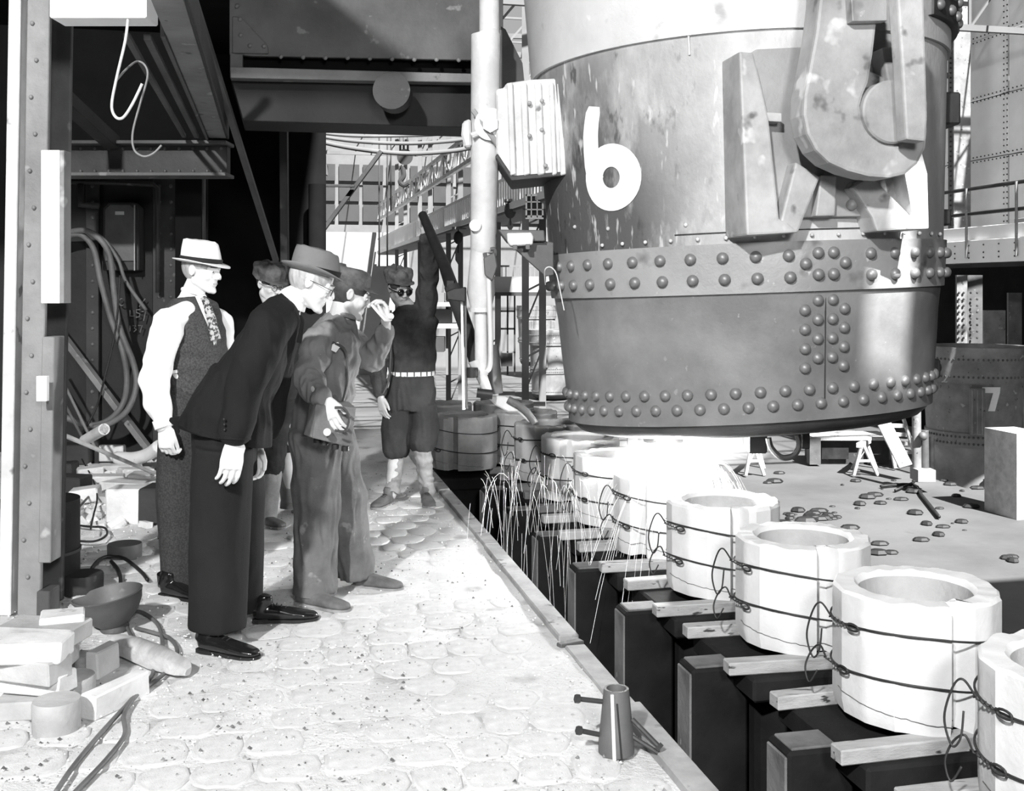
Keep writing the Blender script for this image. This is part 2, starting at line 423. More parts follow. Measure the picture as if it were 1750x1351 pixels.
for k in range(8000):
    v = 2.4+random.random()**1.5*7; u = UE-.1-random.random()**.8*4.6
    if noise.noise(V((u*1.6, v*1.6, 2)))+random.uniform(-.35, .35) < 0 : continue
    s = random.choice((.002, .0025, .003, .003, .004, .005, .008)); c = T(u, v, .014)
    a = random.random()*6; vs = [c+V((cos(a+i*2.1)*s*random.uniform(.7, 1.5), sin(a+i*2.1)*s, 0)) for i in range(3)]+[c+V((0, 0, s*1.1))]
    g.add(vs, [(0,1,3), (1,2,3), (2,0,3)])
tag(g.build('gravel', MT['grit'], None, fix=False), 'dark grit and clinker crumbs scattered over the sandy platform', 'gravel', kind='stuff')

g = MB()
for k in range(9000):
    v = 2.4+random.random()**1.4*6; u = UE-.1-random.random()*4.2
    if noise.noise(V((u*2.1, v*2.1, 7)))+random.uniform(-.4, .4) < -.05: continue
    s = random.choice((.002, .003, .004, .005)); c = T(u, v, .012); a = random.random()*6
    vs = [c+V((cos(a+i*2.1)*s*random.uniform(.7, 1.5), sin(a+i*2.1)*s, 0)) for i in range(3)]+[c+V((0, 0, s*1.3))]
    g.add(vs, [(0,1,3), (1,2,3), (2,0,3)])
tag(g.build('sand_crumbs', MT['white_board'], None, fix=False), 'white crumbs of sand and plaster between the setts of the platform', 'sand', kind='stuff')

# kerb planks along the platform edge
kr = empty('kerb', T(UE-.04, 3.3, 0), kind='structure')
kv = [1.6, 3.0, 3.83, 4.55, 4.62, 6.4, 8.2, 10.1, 12.2]
for i in range(len(kv)-1):
    if i == 3: continue
    dz = [.0, .012, -.006, 0, .008, .004, .010, .002][i]
    mb = MB(); mb.box(T(UE-.045+random.uniform(-.006, .006), (kv[i]+kv[i+1])/2, -.045+dz), (.092, kv[i+1]-kv[i]-.02, .13), R=RT @ Matrix.Rotation(random.uniform(-.004, .004), 3, 'Z'))
    mb.build('kerb_plank', MT['kerb'], kr, bevel=.006)
mb = MB(); mb.box(T(UE-.06, 4.58, 0), (.12, .04, .03), R=RT @ Matrix.Rotation(.3, 3, 'Z')); mb.build('kerb_plank', MT['mid_steel'], kr, bevel=.004)

# ============================================================= ingot moulds and hot tops
HT = [(1.53-.202*k, 4.13+.84*k) for k in range(-1, 9)]
def ingot_mould(x, y, lab):
    e = empty('ingot_mould', (x, y, PIT), lab, 'mould', 'soot-black ingot moulds standing in the casting pit', rz=TH)
    def W(a, b, z): return V((x, y, 0)) + RT @ V((a, b, z))
    mb = MB(); o = .30; q = .15
    poly = [(-o, -q), (-q, -o), (q, -o), (o, -q), (o, q), (q, o), (-q, o), (-o, q)]
    mb.prism(poly, W(0, 0, PIT+.32), RT @ V((1,0,0)), RT @ V((0,1,0)), (0, 0, 2.52)); mb.build('body', MT['soot_iron'], e, bevel=.02)
    mb = MB(); mb.box(W(0, 0, -.135), (.80, .68, .10), R=RT); mb.build('top_flange', MT['soot_iron'], e, bevel=.012)
    for sd in (-1, 1):
        mb = MB(); mb.box(W(sd*.46, -.05, -.75), (.26, .17, 1.3), R=RT); mb.build('lug', MT['soot_iron'], e, bevel=.012)
    mb = MB(); mb.box(W(-.592, -.05, -.72), (.012, .15, 1.2), R=RT); mb.build('lug_lit_face', MT['lit_lug_dim_wood'], e, bevel=.004)  # thin paler plate stands in for light on the lug's left face
    mb = MB(); mb.box(W(-.46, -.05, -.097), (.22, .14, .012), R=RT); mb.build('lug_cap', MT['lit_lug_dim_wood'], e, bevel=.004)
    mb = MB(); a_, b_ = W(-.28, .24, -.45), W(-.47, .24, -.45); mb.tube([a_, b_, b_+(b_-a_).normalized()*.012], [.038, .038, .026], 14); mb.build('lifting_knob', MT['cast_light'], e, smooth=True)
    mb = MB(); mb.box(W(0, 0, PIT+.22), (.9, .74, .2), R=RT); mb.build('stool', MT['soot_iron'], e, bevel=.02)
    return e
names = ['at the right edge of the picture', 'nearest the camera that shows whole', 'second whole one back from the camera', 'third back, just in front of the pour',
         'receiving the glowing stream', 'directly behind the pour', 'second behind the pour', 'third behind the pour', 'fourth behind the pour, in shade', 'farthest of the row, in shade']
short = ['cut by the right edge', 'nearest and whole', 'second from the camera', 'third from the camera', 'under the stream', 'directly behind the pour', 'second behind the pour', 'third behind the pour', 'fourth behind the pour', 'farthest in the row']
im0 = None
for k, (x, y) in enumerate(HT):
    lab = 'black iron ingot mould in the pit, its hot top ' + short[k]
    if k == 0: im0 = ingot_mould(x, y, lab)
    else: copy_tree(im0, (x, y, PIT), None, lab)
# ingot car bed below
mb = MB(); mb.bar(V((2.3, 0.9, PIT+.06)), V((-.6, 12.6, PIT+.06)), 1.0, .12); tag(mb.build('ingot_car', MT['soot_iron'], bevel=.01), 'low black ingot car under the moulds on the pit floor', 'rail car')

strip_n = 0
def timber(x, y, dv, ln, off, h=.055, lab='', m='wood_pale', z=-.085):
    c = V((x, y, 0)) + RT @ V((off, dv, 0)); mb = MB()
    r = RT @ Matrix.Rotation(random.uniform(-.05, .05), 3, 'Z')
    mb.box((c.x, c.y, z+h/2), (ln, .075, h), R=r)
    return tag(mb.build('timber_strip', MT[m], bevel=.005), lab, 'timber', 'timber strips under the hot tops')
for k, (x, y) in enumerate(HT):
    near = 'pale timber strip, near side, hot top ' + short[k]; far_ = 'pale timber strip, far side, hot top ' + short[k]
    wm = 'wood_pale' if k < 5 else 'plaster_far' if k < 6 else 'lit_lug_dim_wood'; ln_ = .92 if k < 6 else .74  # strips behind the pour get darker materials: shade put into the colour
    timber(x, y, -.26, ln_, -.02, lab=near, m=wm); timber(x, y, .25, ln_+.04, .01, lab=far_, m=wm)

def hot_top(x, y, seed, slot_deg, m='plaster', lab='', wires=True, rim_chip=.008):
    rnd = random.Random(seed); z0, z1 = -.03, .43
    e = empty('hot_top', (x, y, z0), lab, 'hot top', 'round white refractory hot tops wired on the ingot moulds')
    N = 96; nf = 16; rot = rnd.random(); fac = [1+rnd.uniform(-.010, .012) for _ in range(nf)]
    to_cam = atan2(-y, -x); sl = to_cam + radians(slot_deg)
    def R_out(a, z):
        q = ((a/(2*pi)*nf+rot) % nf); i = int(q); f = q-i
        r = .302*cos(pi/nf)/cos((f-.5)*2*pi/nf)*fac[i]
        r *= 1 - .035*max(0, (.05-(z-z0))/.05)
        d = (a-sl+pi) % (2*pi)-pi
        if abs(d) < .145: r -= .075 if abs(d) < .125 else .075*(.145-abs(d))/.02
        return r
    prof = [(z0, 'o'), (z0+.05, 'o'), (.10, 'o'), (.25, 'o'), (z1-.012, 'o'), (z1, 'e'), (z1, 'r'), (z1-.02, .205), (z1-.12, .185), (z1-.24, .150), (z1-.30, .10), (z1-.31, .0)]
    mb = MB()
    for (z, kk) in prof:
        for i in range(N):
            a = 2*pi*i/N; zz = z
            if kk == 'o': r = R_out(a, z)
            elif kk == 'e': r = R_out(a, z)-.010; zz = z + rim_chip*noise.noise(V((cos(a)*4+seed, sin(a)*4, 1)))*1.5
            elif kk == 'r': r = .222+.008*noise.noise(V((cos(a)*5, sin(a)*5, seed))); zz = z + rim_chip*noise.noise(V((cos(a)*5, sin(a)*5, seed)))
            else: r = kk*(1+.03*noise.noise(V((cos(a)*3, sin(a)*3, z*9+seed))))
            mb.v.append(V((x+r*cos(a), y+r*sin(a), zz)))
    for j in range(len(prof)-1):
        for i in range(N):
            if j == len(prof)-2 : pass
            mb.f.append((j*N+i, j*N+(i+1) % N, (j+1)*N+(i+1) % N, (j+1)*N+i))
    mb.f.append(tuple(range(N))[::-1])
    body = MB(); body.v = mb.v; body.f = [f for f in mb.f if max(f) < 8*N]; body.build('refractory_body', MT[m], e, smooth=True, sharp=18)
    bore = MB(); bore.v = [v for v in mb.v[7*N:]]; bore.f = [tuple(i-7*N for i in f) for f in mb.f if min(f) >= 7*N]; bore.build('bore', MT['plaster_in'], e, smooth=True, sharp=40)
    if wires:
        for wi, zw in enumerate((.315, .145)):
            pts = []
            ka = to_cam + radians(-52 + rnd.uniform(-6, 6))
            n = 60
            for i in range(n+1):
                a = ka + 2*pi*i/n; d = (a-sl+pi) % (2*pi)-pi
                r = .308 + (.004 if abs(d) < .2 else 0); sag = .012*sin(2*pi*i/n*2+seed)+.02*cos(a-ka)
                pts.append((x+r*cos(a), y+r*sin(a), zw+sag-.018))
            wr = MB(); wr.tube(pts, .0042, 6, caps=False)
            a2 = ka+.12                                   # twisted eye
            c = V((x+.322*cos(a2), y+.322*sin(a2), zw+.0)); tg = V((-sin(a2), cos(a2), 0)); up = V((0, 0, 1))
            wr.tube([c+tg*(.028*cos(t)) + up*(.012*sin(t)) + V((cos(a2), sin(a2), 0))*.004 for t in [2*pi*i/14 for i in range(17)]], .0045, 6)
            wr.tube([c-tg*(.03+.09*i/16)+up*(.004*sin(i*1.9)+.012*i/16)+V((cos(a2), sin(a2), 0))*(.004*cos(i*1.9)) for i in range(17)], .0034, 6)
            o = V((cos(a2), sin(a2), 0)); t0 = c-tg*.11+up*.012
            if wi == 0: lp = [t0, t0-tg*.02+up*.05+o*.03, t0-tg*.05+up*.02+o*.04, t0-tg*.075-up*.08+o*.05, t0-tg*.055-up*.16+o*.04, t0-tg*.03-up*.13+o*.03, t0-tg*.028-up*.05+o*.02]
            else: lp = [t0, t0-tg*.01+up*.045+o*.02, t0-tg*.05+up*.01+o*.03, t0-tg*.06-up*.05+o*.05, t0-tg*.035-up*.10+o*.05, t0-tg*.012-up*.05+o*.03]
            wr.tube(curve_pts(lp, 7), .0036, 6)
            wr.build('binding_wire', MT['wire'], e, smooth=True, sharp=0)
        pts = []                                          # thin crack-like string near the foot
        for i in range(31):
            a = to_cam-1.15+1.75*i/30; r = R_out(a, .05)+.0015; pts.append((x+r*cos(a), y+r*sin(a), .055-.055*(i/30)+.006*noise.noise(V((i*.7, seed, 0)))))
        wr = MB(); wr.tube(pts, .0016, 5); wr.build('foot_string', MT['hose'], e)
    return e
hl = ['white hot top cut by the right edge of the picture, in front of all others', 'nearest whole white hot top, widest, with a deep slot at its right',
      'white hot top second from the camera, slot at right of centre', 'white hot top third from the camera, just right of the pour', 'hot top catching the glowing stream under the ladle',
      'bright hot top directly behind the pour', 'hot top with a dark rim, second behind the pour', 'hot top under the stopper tongue, third behind the pour',
      'dim hot top fourth behind the pour, beside the pit edge', 'farthest dim hot top of the row']
sl = [30, 33, 20, 16, -30, 24, -20, 30, 10, 30]
for k, (x, y) in enumerate(HT):
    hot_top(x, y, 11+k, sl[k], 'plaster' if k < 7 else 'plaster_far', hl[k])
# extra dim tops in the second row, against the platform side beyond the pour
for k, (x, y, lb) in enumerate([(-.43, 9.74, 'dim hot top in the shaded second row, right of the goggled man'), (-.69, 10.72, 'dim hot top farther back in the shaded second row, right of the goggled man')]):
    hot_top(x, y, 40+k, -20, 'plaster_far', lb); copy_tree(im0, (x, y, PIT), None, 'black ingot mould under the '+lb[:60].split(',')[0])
# ============================================================= the hall round the pit
def HP(px, d, z=None, py=None):                      # hall coordinates of a traced point
    p = P(px, py if py is not None else HZ, d); return (p.x*CU+p.y*SU, -p.x*SU+p.y*CU, p.z)
def hbar(mb, a, b, w, h): return mb.bar(T(*a), T(*b), w, h)
# near roof keeping the sun off; unseen gap shaped for the ladle sunbeam
PATCH = V((2.05, 5.90, 1.30)); tt = (9.0-PATCH.z)/SUN_DIR.z; HC = PATCH+SUN_DIR*tt
hc = (HC.x*CU+HC.y*SU, -HC.x*SU+HC.y*CU); hw, hl_ = .8, .8
U0, U1, V0, V1 = -12, 19, -14, 4.2
for (a, b, c, d_) in ((U0, hc[0]-hw, V0, V1), (hc[0]+hw, U1, V0, V1), (hc[0]-hw, hc[0]+hw, V0, hc[1]-hl_), (hc[0]-hw, hc[0]+hw, hc[1]+hl_, V1)):
    slab('ceiling', a, b, c, d_, 9.0, 9.15, MT['void'])
slab('ceiling', U0, 1.25, V1, 12.4, 9.0, 9.15, MT['void'])  # unseen roof piece added to keep the sun off the back wall
A1 = V((SUN_DIR.x, SUN_DIR.y, 0)).normalized(); A2 = V((-A1.y, A1.x, 0)); RA = Matrix((A1, A2, V((0, 0, 1)))).transposed(); HC0 = V((HC.x, HC.y, 9.2))
for (a, b, w1, w2) in ((0, .86, 3.2, 1.4), (0, -.86, 3.2, 1.4), (1.12, 0, 1.5, .4), (-1.12, 0, 1.5, .4)):      # unseen boards added to narrow the gap to the sunbeam's shape
    mb = MB(); mb.box(HC0+A1*a+A2*b, (w1, w2, .05), R=RA); mb.build('ceiling', MT['void'], kind='structure')
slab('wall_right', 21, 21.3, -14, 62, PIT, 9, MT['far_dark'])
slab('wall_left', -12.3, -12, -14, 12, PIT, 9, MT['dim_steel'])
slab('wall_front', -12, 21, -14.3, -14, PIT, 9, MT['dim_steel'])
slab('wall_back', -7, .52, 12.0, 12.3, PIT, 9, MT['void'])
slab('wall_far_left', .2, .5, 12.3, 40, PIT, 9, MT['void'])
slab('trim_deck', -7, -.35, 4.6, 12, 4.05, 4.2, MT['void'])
# plated wall at the left behind the debris
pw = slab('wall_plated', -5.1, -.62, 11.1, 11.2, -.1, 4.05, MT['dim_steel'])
def wallbox(px0, px1, y0, y1, d, th, m, name='plate', parent=pw, bevel=.004):
    mb = MB(); a = P(px0, y1, d); b = P(px1, y0, d); mb.box(((a.x+b.x)/2, d, (a.z+b.z)/2), (b.x-a.x, th, b.z-a.z))
    return mb.build(name, MT[m], parent, bevel=bevel)
dw = 9.95
wallbox(60, 150, 300, 800, 9.75, .03, 'dim_steel'); wallbox(168, 262, 302, 800, 9.80, .03, 'dim_steel'); wallbox(300, 345, 300, 800, 9.0, .03, 'void')
wallbox(262, 302, 300, 800, 9.72, .04, 'dark_steel', 'riveted_strap'); wallbox(148, 170, 300, 800, 9.72, .04, 'dark_steel', 'riveted_strap')
rv2 = MB()
for y in range(318, 760, 27):
    for x in (272, 292): rv2.ball(P(x, y, 9.70), (.018, .012, .018), 8, 5)
    rv2.ball(P(158, y, 9.70), (.018, .012, .018), 8, 5)
tag(rv2.build('strap_rivets', MT['mid_steel'], pw, smooth=True), kind='stuff')
gd = empty('cross_girder', P(235, 272, 8.4), 'dark riveted girder across the top of the plated wall', 'girder')
wallbox(60, 391, 246, 298, 8.4, .10, 'dark_steel', 'web', gd); wallbox(60, 393, 243, 249, 8.36, .26, 'mid_steel', 'flange', gd); wallbox(60, 393, 297, 303, 8.36, .26, 'mid_steel', 'flange', gd)
rv2 = MB()
for x in range(90, 390, 24):
    for y in (254, 292): rv2.ball(P(x, y, 8.34), (.013, .010, .013), 6, 4)
rv2.build('rivets', MT['mid_steel'], gd, smooth=True, kind='stuff')
sb = empty('switch_box', P(205, 400, 9.65), 'dark electrical switch box with chamfered door on the plated wall', 'switch box')
mb = MB(); mb.prism([(P(x, y, 9.6).x, P(x, y, 9.6).z) for x, y in [(174, 355), (184, 345), (226, 345), (236, 355), (236, 462), (174, 462)]], (0, 9.62, 0), (1,0,0), (0,0,1), (0, .14, 0)); mb.build('case', MT['dark_steel'], sb, bevel=.008)
mb = MB(); mb.prism([(P(x, y, 9.6).x, P(x, y, 9.6).z) for x, y in [(179, 358), (188, 349), (222, 349), (231, 358), (231, 446), (179, 446)]], (0, 9.60, 0), (1,0,0), (0,0,1), (0, .03, 0)); mb.build('door', MT['mid_steel'], sb, bevel=.005)
wallbox(197, 212, 361, 367, 9.59, .01, 'shell_worn', 'nameplate', sb, .001); wallbox(229, 231, 350, 462, 9.58, .01, 'shell_steel', 'door_edge', sb, .001)
def pipe(name, pts, r, m, lab, cat, parent=None, n=10, smooth=6, group=None):
    mb = MB(); mb.tube(curve_pts(pts, smooth) if smooth else pts, r, n); o = mb.build(name, MT[m], parent, smooth=True, sharp=0)
    return tag(o, lab, cat, group) if parent is None else o
pipe('conduit', [P(100, 310, 9.6), P(190, 312, 9.6), P(262, 315, 9.6), P(270, 322, 9.6), P(270, 500, 9.6)], .022, 'dark_steel', 'dark conduit running along the top of the plated wall and down', 'conduit', smooth=0)
pipe('conduit', [P(138, 315, 9.6), P(138, 350, 9.6), P(170, 352, 9.6)], .030, 'dark_steel', 'short elbow conduit entering the switch box from the left', 'conduit', smooth=0)
pipe('upright_pipe', [P(345, 300, 9.9), P(345, 470, 9.9)], .035, 'mid_steel', 'thin upright pipe behind the man in the white hat', 'pipe', smooth=0)
# hoses hung on the wall
pipe('hanging_hose', [P(100, 410, 9.5), P(135, 400, 9.45), P(160, 425, 9.45), P(172, 480, 9.45), P(190, 545, 9.45), P(210, 600, 9.4), P(217, 650, 9.4), P(210, 690, 9.3), P(185, 718, 9.3), P(150, 726, 9.3), P(110, 712, 9.3)], .026, 'hose', 'inner loop of dark hose hung on the plated wall', 'hose')
pipe('hanging_hose', [P(104, 400, 9.5), P(150, 395, 9.4), P(185, 430, 9.4), P(195, 500, 9.4), P(205, 560, 9.4), P(228, 620, 9.35), P(233, 660, 9.3), P(218, 700, 9.25), P(190, 722, 9.25), P(160, 730, 9.25)], .026, 'hose', 'outer loop of dark hose hung on the plated wall', 'hose')
pipe('hanging_cable', [P(205, 470, 9.3), P(198, 560, 9.3), P(180, 640, 9.3), P(165, 695, 9.3), P(140, 742, 9.25)], .009, 'black_iron', 'thin black cable dangling in front of the hose loops', 'cable')
pipe('wall_cable', [P(110, 398, 9.5), P(165, 400, 9.45), P(200, 440, 9.45), P(215, 480, 9.45), P(250, 530, 9.5)], .016, 'hose', 'dark cable curving right across the plated wall', 'cable')
# chalk marks
ck = MB(); dC = 9.70
def stroke(pts): ck.tube([P(x, y, dC) for x, y in pts], .005, 4)
stroke([(208+5*cos(t), 516+6*sin(t)) for t in [i*pi/6 for i in range(13)]]); stroke([(238, 510), (248, 524)]); stroke([(248, 510), (238, 524)])
stroke([(222, 530), (222, 540), (229, 540), (229, 530)]); stroke([(240, 529), (233, 529), (233, 534), (239, 536), (238, 541), (232, 542)]); stroke([(242, 532), (249, 532), (245, 548)])
stroke([(222, 556), (222, 566)]); stroke([(227, 556), (232, 557), (229, 560), (233, 563), (228, 567)]); stroke([(236, 556), (243, 556), (239, 568)])
ck.build('chalk_marks', MT['column_steel'], pw)

# overhead steel at the upper left
def hb(name, p0, p1, w, h, m, lab, cat='beam', parent=None):
    mb = MB(); mb.bar(p0, p1, w, h); o = mb.build(name, MT[m], parent, bevel=.004)
    return tag(o, lab, cat) if parent is None else o
def hall_line(u, z, v0, v1): return T(u, v0, z), T(u, v1, z)
ob = empty('overhead_beam', T(-.4, 6, 2.7), 'wide overhead beam running back from the top edge above the white hat', 'beam')
a, b = hall_line(-.405, 2.72, 4.3, 8.55); hb('web', a, b, .13, .05, 'column_steel', '', parent=ob)
a, b = hall_line(-.330, 2.76, 4.3, 8.55); hb('flange', a, b, .02, .14, 'dark_steel', '', parent=ob)
a, b = hall_line(-.480, 2.73, 5.1, 8.55); hb('flange', a, b, .02, .10, 'mid_steel', '', parent=ob)
a, b = hall_line(-.555, 2.70, 5.2, 8.5); hb('overhead_angle', a, b, .035, .03, 'mid_steel', 'narrow overhead angle left of the wide beam', 'beam')
a, b = hall_line(-.645, 2.70, 5.2, 8.5); hb('overhead_angle', a, b, .030, .03, 'mid_steel', 'thinnest overhead angle, farthest left of the wide beam', 'beam')
hb('sloped_strut', P(325, -20, 6.4), P(472, 446, 9.4), .045, .045, 'mid_steel', 'long thin strut sloping down to the capped man behind', 'strut')
hb('sloped_strut', P(84, 145, 7.2), P(192, 244, 8.3), .11, .10, 'dark_steel', 'dark diagonal beam at the upper left meeting the cross girder', 'beam')
hb('gas_pipe', P(485, 205, 9.8), P(489, 786, 9.8), .07, .07, 'dark_steel', 'slim dark stanchion left of the black pillar', 'post')
pl = empty('black_pillar', T(.6, 11.5, 0), 'broad black pillar between the group and the bright hall', 'pillar')
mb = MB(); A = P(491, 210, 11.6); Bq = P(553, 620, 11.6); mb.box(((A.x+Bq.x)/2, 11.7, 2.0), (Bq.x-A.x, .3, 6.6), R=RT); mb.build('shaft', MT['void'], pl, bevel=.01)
mb = MB(); mb.tube([P(542, 315, 11.3), P(542, 470, 11.3)], .09, 14); mb.build('downpipe', MT['void'], pl, smooth=True)
cb = empty('crane_cab', P(541, 265, 15), 'small white lamp-like cab hung beside the black pillar', 'cab')
wallbox(527, 555, 279, 297, 14, .5, 'far_white', 'skirt', cb)
wallbox(527, 553, 261, 279, 14.05, .4, 'far_dark', 'glazing', cb)
for x in (528, 534, 541, 548, 553): wallbox(x-.8, x+.8, 261, 279, 13.8, .03, 'far_white', 'mullion', cb, .001)
mb = MB()
for x in range(528, 556, 4): mb.tube([P(x, 205, 14), P(x, 262, 14)], .012, 4)
mb.build('hanger_rods', MT['mid_steel'], cb, kind='stuff')
wallbox(529, 552, 297, 313, 14.1, .4, 'black_iron', 'underbody', cb)
hb('diagonal_brace', P(553, 392, 13.5), P(652, 258, 13.5), .07, .05, 'dark_steel', 'dark diagonal brace crossing the bright hall above the caps', 'brace')
hb('brace_arm', P(545, 317, 13.4), P(606, 318, 13.4), .05, .03, 'dark_steel', 'short level arm from the black pillar to the brace', 'brace')

# crane box girder above the group
bg_ = empty('box_girder', P(610, 100, 7.7), 'riveted box girder of the ladle crane across the top', 'girder')
def UB(px, d0, off=0.0):           # point on the girder front at a column of the photo
    u, v, _ = HP(400, d0); 
    k = ((px-875)/F); v_ = v+off; # x = k*y on plane v = const
    # x=u*CU - v*SU ; y=u*SU+v*CU
    uu = (k*v_*CU + v_*SU)/(CU-k*SU); return uu, v_
def gface(name, pts, m, off=0.0, th=.05, bevel=.004):
    vs = []
    for (x, y) in pts:
        u, v = UB(x, 7.6, off); q = T(u, v, 0); vs.append((u, H-(y-HZ)/F*q.y))
    v = UB(400, 7.6, off)[1]
    mb = MB(); mb.prism(vs, T(0, v, 0), RT @ V((1,0,0)), (0,0,1), RT @ V((0, th, 0))); return mb.build(name, MT[m], bg_, bevel=bevel)
gface('upper_plate', [(392, -60), (392, 92), (430, 96), (815, 103), (860, 104), (860, -60)], 'mid_steel')
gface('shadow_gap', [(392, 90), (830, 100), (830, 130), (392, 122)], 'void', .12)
gface('lower_flange', [(393, 114), (640, 121), (812, 126), (812, 141), (640, 138), (394, 133)], 'column_steel', -.06, .12)
gface('end_plate', [(393, 90), (415, 93), (415, 134), (393, 132)], 'mid_steel', -.03, .1)
gface('lower_plate', [(394, 132), (830, 140), (842, 219), (416, 206)], 'dim_steel', .10, .5)
gface('corner_plate', [(397, 28), (412, 29), (458, 78), (459, 92), (397, 91)], 'mid_steel', -.015, .02)
mb = MB(); c = P(671, 158, 7.62); 
mb.tube([c+V((0, .12, 0)), c-V((0, .08, 0))], .13, 28); mb.build('wheel_boss', MT['dark_steel'], bg_, smooth=True)
rv2 = MB()
for (x, y) in [(405, 10), (410, 33), (411, 60), (427, 78), (451, 79)] + [(x, 88+int(x*.02)) for x in range(480, 800, 38)]:
    u, v = UB(x, 7.6, -.02); q = T(u, v, 0); rv2.ball((q.x, q.y, H-(y-HZ)/F*q.y), (.016, .012, .016), 8, 5)
tag(rv2.build('rivets', MT['column_steel'], bg_, smooth=True), kind='stuff')
gp = MB(); gp.prism([(P(x, y, 6.9).x, P(x, y, 6.9).z) for x, y in [(856, 45), (864, 50), (893, 108), (896, 138), (856, 148)]], (0, 6.9, 0), (1,0,0), (0,0,1), (0, .08, 0)); gp.build('gusset', MT['black_iron'], bg_)

# left foreground column and fittings
fc = empty('foreground_column', G(45, 1052), 'tall grey steel column at the left edge, nearest the camera', 'column')
dz = 5.15
def lean(px, y): return P(px + (1351-y)*.0165, y, dz)
def fcface(name, x0, x1, y0, y1, off, th, m, parent=fc, bev=.004):
    mb = MB(); vs = [lean(x0, y1), lean(x1, y1), lean(x1, y0), lean(x0, y0)]
    mb.v = [p+V((0, off, 0)) for p in vs]+[p+V((0, off+th, 0)) for p in vs]
    mb.f = [(0,1,2,3), (7,6,5,4), (0,4,5,1), (1,5,6,2), (2,6,7,3), (3,7,4,0)]; return mb.build(name, MT[m], parent, bevel=bev)
fcface('web', 14, 36, -40, 1052, .12, .05, 'dark_steel')
fcface('front_flange', 24, 63, -40, 1052, 0, .03, 'column_steel')
fcface('back_flange', 2, 62, -40, 1052, .26, .03, 'mid_steel')
fcface('outer_strip', -8, 13, -40, 1052, 0, .10, 'pale_pipe')
fcface('lower_angle', 62, 83, 575, 960, -.02, .12, 'column_steel'); fcface('lower_angle', 60, 82, 1008, 1052, -.02, .12, 'mid_steel')
rv2 = MB()
for k, y in enumerate(range(40, 1040, 63)): rv2.ball(lean(34+8*(k % 2), y)-V((0, .003, 0)), .011, 8, 5)
tag(rv2.build('rivets', MT['column_steel'], fc, smooth=True), kind='stuff')
mb = MB(); a, b = P(72, 518, 5.05), P(104, 257, 5.05); mb.box(((a.x+b.x)/2, 5.05, (a.z+b.z)/2), (b.x-a.x, .03, b.z-a.z)); mb.build('white_board', MT['white_board'], fc, bevel=.003)
mb = MB(); a, b = P(104, 518, 5.05), P(111, 257, 5.05); mb.box(((a.x+b.x)/2, 5.08, (a.z+b.z)/2), (b.x-a.x, .08, b.z-a.z)); mb.build('board_edge', MT['column_steel'], fc, bevel=.002)
mb = MB(); a, b = P(64, 685, 5.05), P(82, 642, 5.05); mb.box(((a.x+b.x)/2, 5.05, (a.z+b.z)/2), (b.x-a.x, .03, b.z-a.z)); mb.build('torn_paper', MT['white_board'], fc, bevel=.002)
hbx = empty('lamp_housing', P(165, 10, 4.7), 'white painted box end at the top edge with wire hooks below', 'box')
mb = MB(); a, b = P(84, 30, 4.7), P(250, -60, 4.7); mb.box(((a.x+b.x)/2, 4.78, (a.z+b.z)/2), (b.x-a.x, .16, b.z-a.z)); mb.build('housing', MT['white_board'], hbx, bevel=.006)
hb_d = 4.72
pipe('wire_hook', [P(219, 30, hb_d), P(214, 70, hb_d), P(200, 130, hb_d), P(191, 178, hb_d), P(197, 199, hb_d), P(210, 201, hb_d), P(226, 178, hb_d), P(243, 143, hb_d)], .0065, 'pale_pipe', 'left of the two bent wire hooks, brighter and shorter', 'hook', n=8)
hd2 = 4.95
pipe('wire_hook', [P(200, 136, hb_d), P(216, 118, hb_d+.08), P(234, 105, hd2), P(248, 112, hd2), P(252, 132, hd2), P(240, 175, hd2), P(227, 225, hd2), P(229, 255, hd2), P(245, 267, hd2), P(262, 262, hd2), P(276, 248, hd2)], .005, 'column_steel', 'right of the two bent wire hooks, hanging lower', 'hook', n=8)
# ============================================================= the far hall
slab('wall_far', .5, 21, 60, 60.3, PIT, 13, MT['far_mid'])
slab('wall_far_panel', .5, 7.2, 58.6, 59, PIT, 4.6, MT['far_white'])
fw = empty('window_far', T(6, 59.9, 6), kind='structure')
for i in range(12):
    for j in range(3):
        mb = MB(); mb.box(T(1.5+i*1.3, 59.88, 5.7+j*1.1), (1.1, .08, .9), R=RT)
        if i == 0 and j == 0: pane = mb.build('pane', MT['glass_far'], fw)
        else: mb.build('pane', MT['glass_far'], fw)
def lattice(mb, p0, p1, h, n, r):
    mb.bar(p0, p1, r*2, r*2); up = V((0, 0, h)); mb.bar(p0+up, p1+up, r*2, r*2)
    for i in range(n):
        a = p0.lerp(p1, i/n); b = p0.lerp(p1, (i+1)/n); mb.bar(a, a+up, r, r); mb.bar(a if i % 2 else a+up, b+up if i % 2 else b, r, r)
    mb.bar(p1, p1+up, r, r)
for k, v in enumerate((17, 22, 27, 33, 40, 48)):
    e = empty('roof_truss', T(8, v, 7.6), ['nearest', 'second', 'third', 'fourth', 'fifth', 'farthest'][k]+' light steel roof truss seen under the box girder', 'truss', 'roof trusses')
    mb = MB(); mb.bar(T(.6, v, 7.5), T(20.5, v, 7.5), .12, .14); mb.build('bottom_chord', MT['far_mid'], e)
    mb = MB(); mb.bar(T(.6, v, 9.2), T(20.5, v, 9.8), .12, .14); mb.build('top_chord', MT['far_mid'], e)
    mb = MB()
    for i in range(12):
        a = .6+i*1.66; mb.bar(T(a, v, 7.5), T(a, v, 9.2+i*.05), .06, .06); mb.bar(T(a, v, 7.5), T(a+1.66, v, 9.25+i*.05), .05, .05)
    mb.build('web_members', MT['far_mid'], e)
pu = MB()
for i in range(11): pu.bar(T(.6+i*1.95, 15.6, 9.3), T(.6+i*1.95, 60, 9.3), .05, .05)
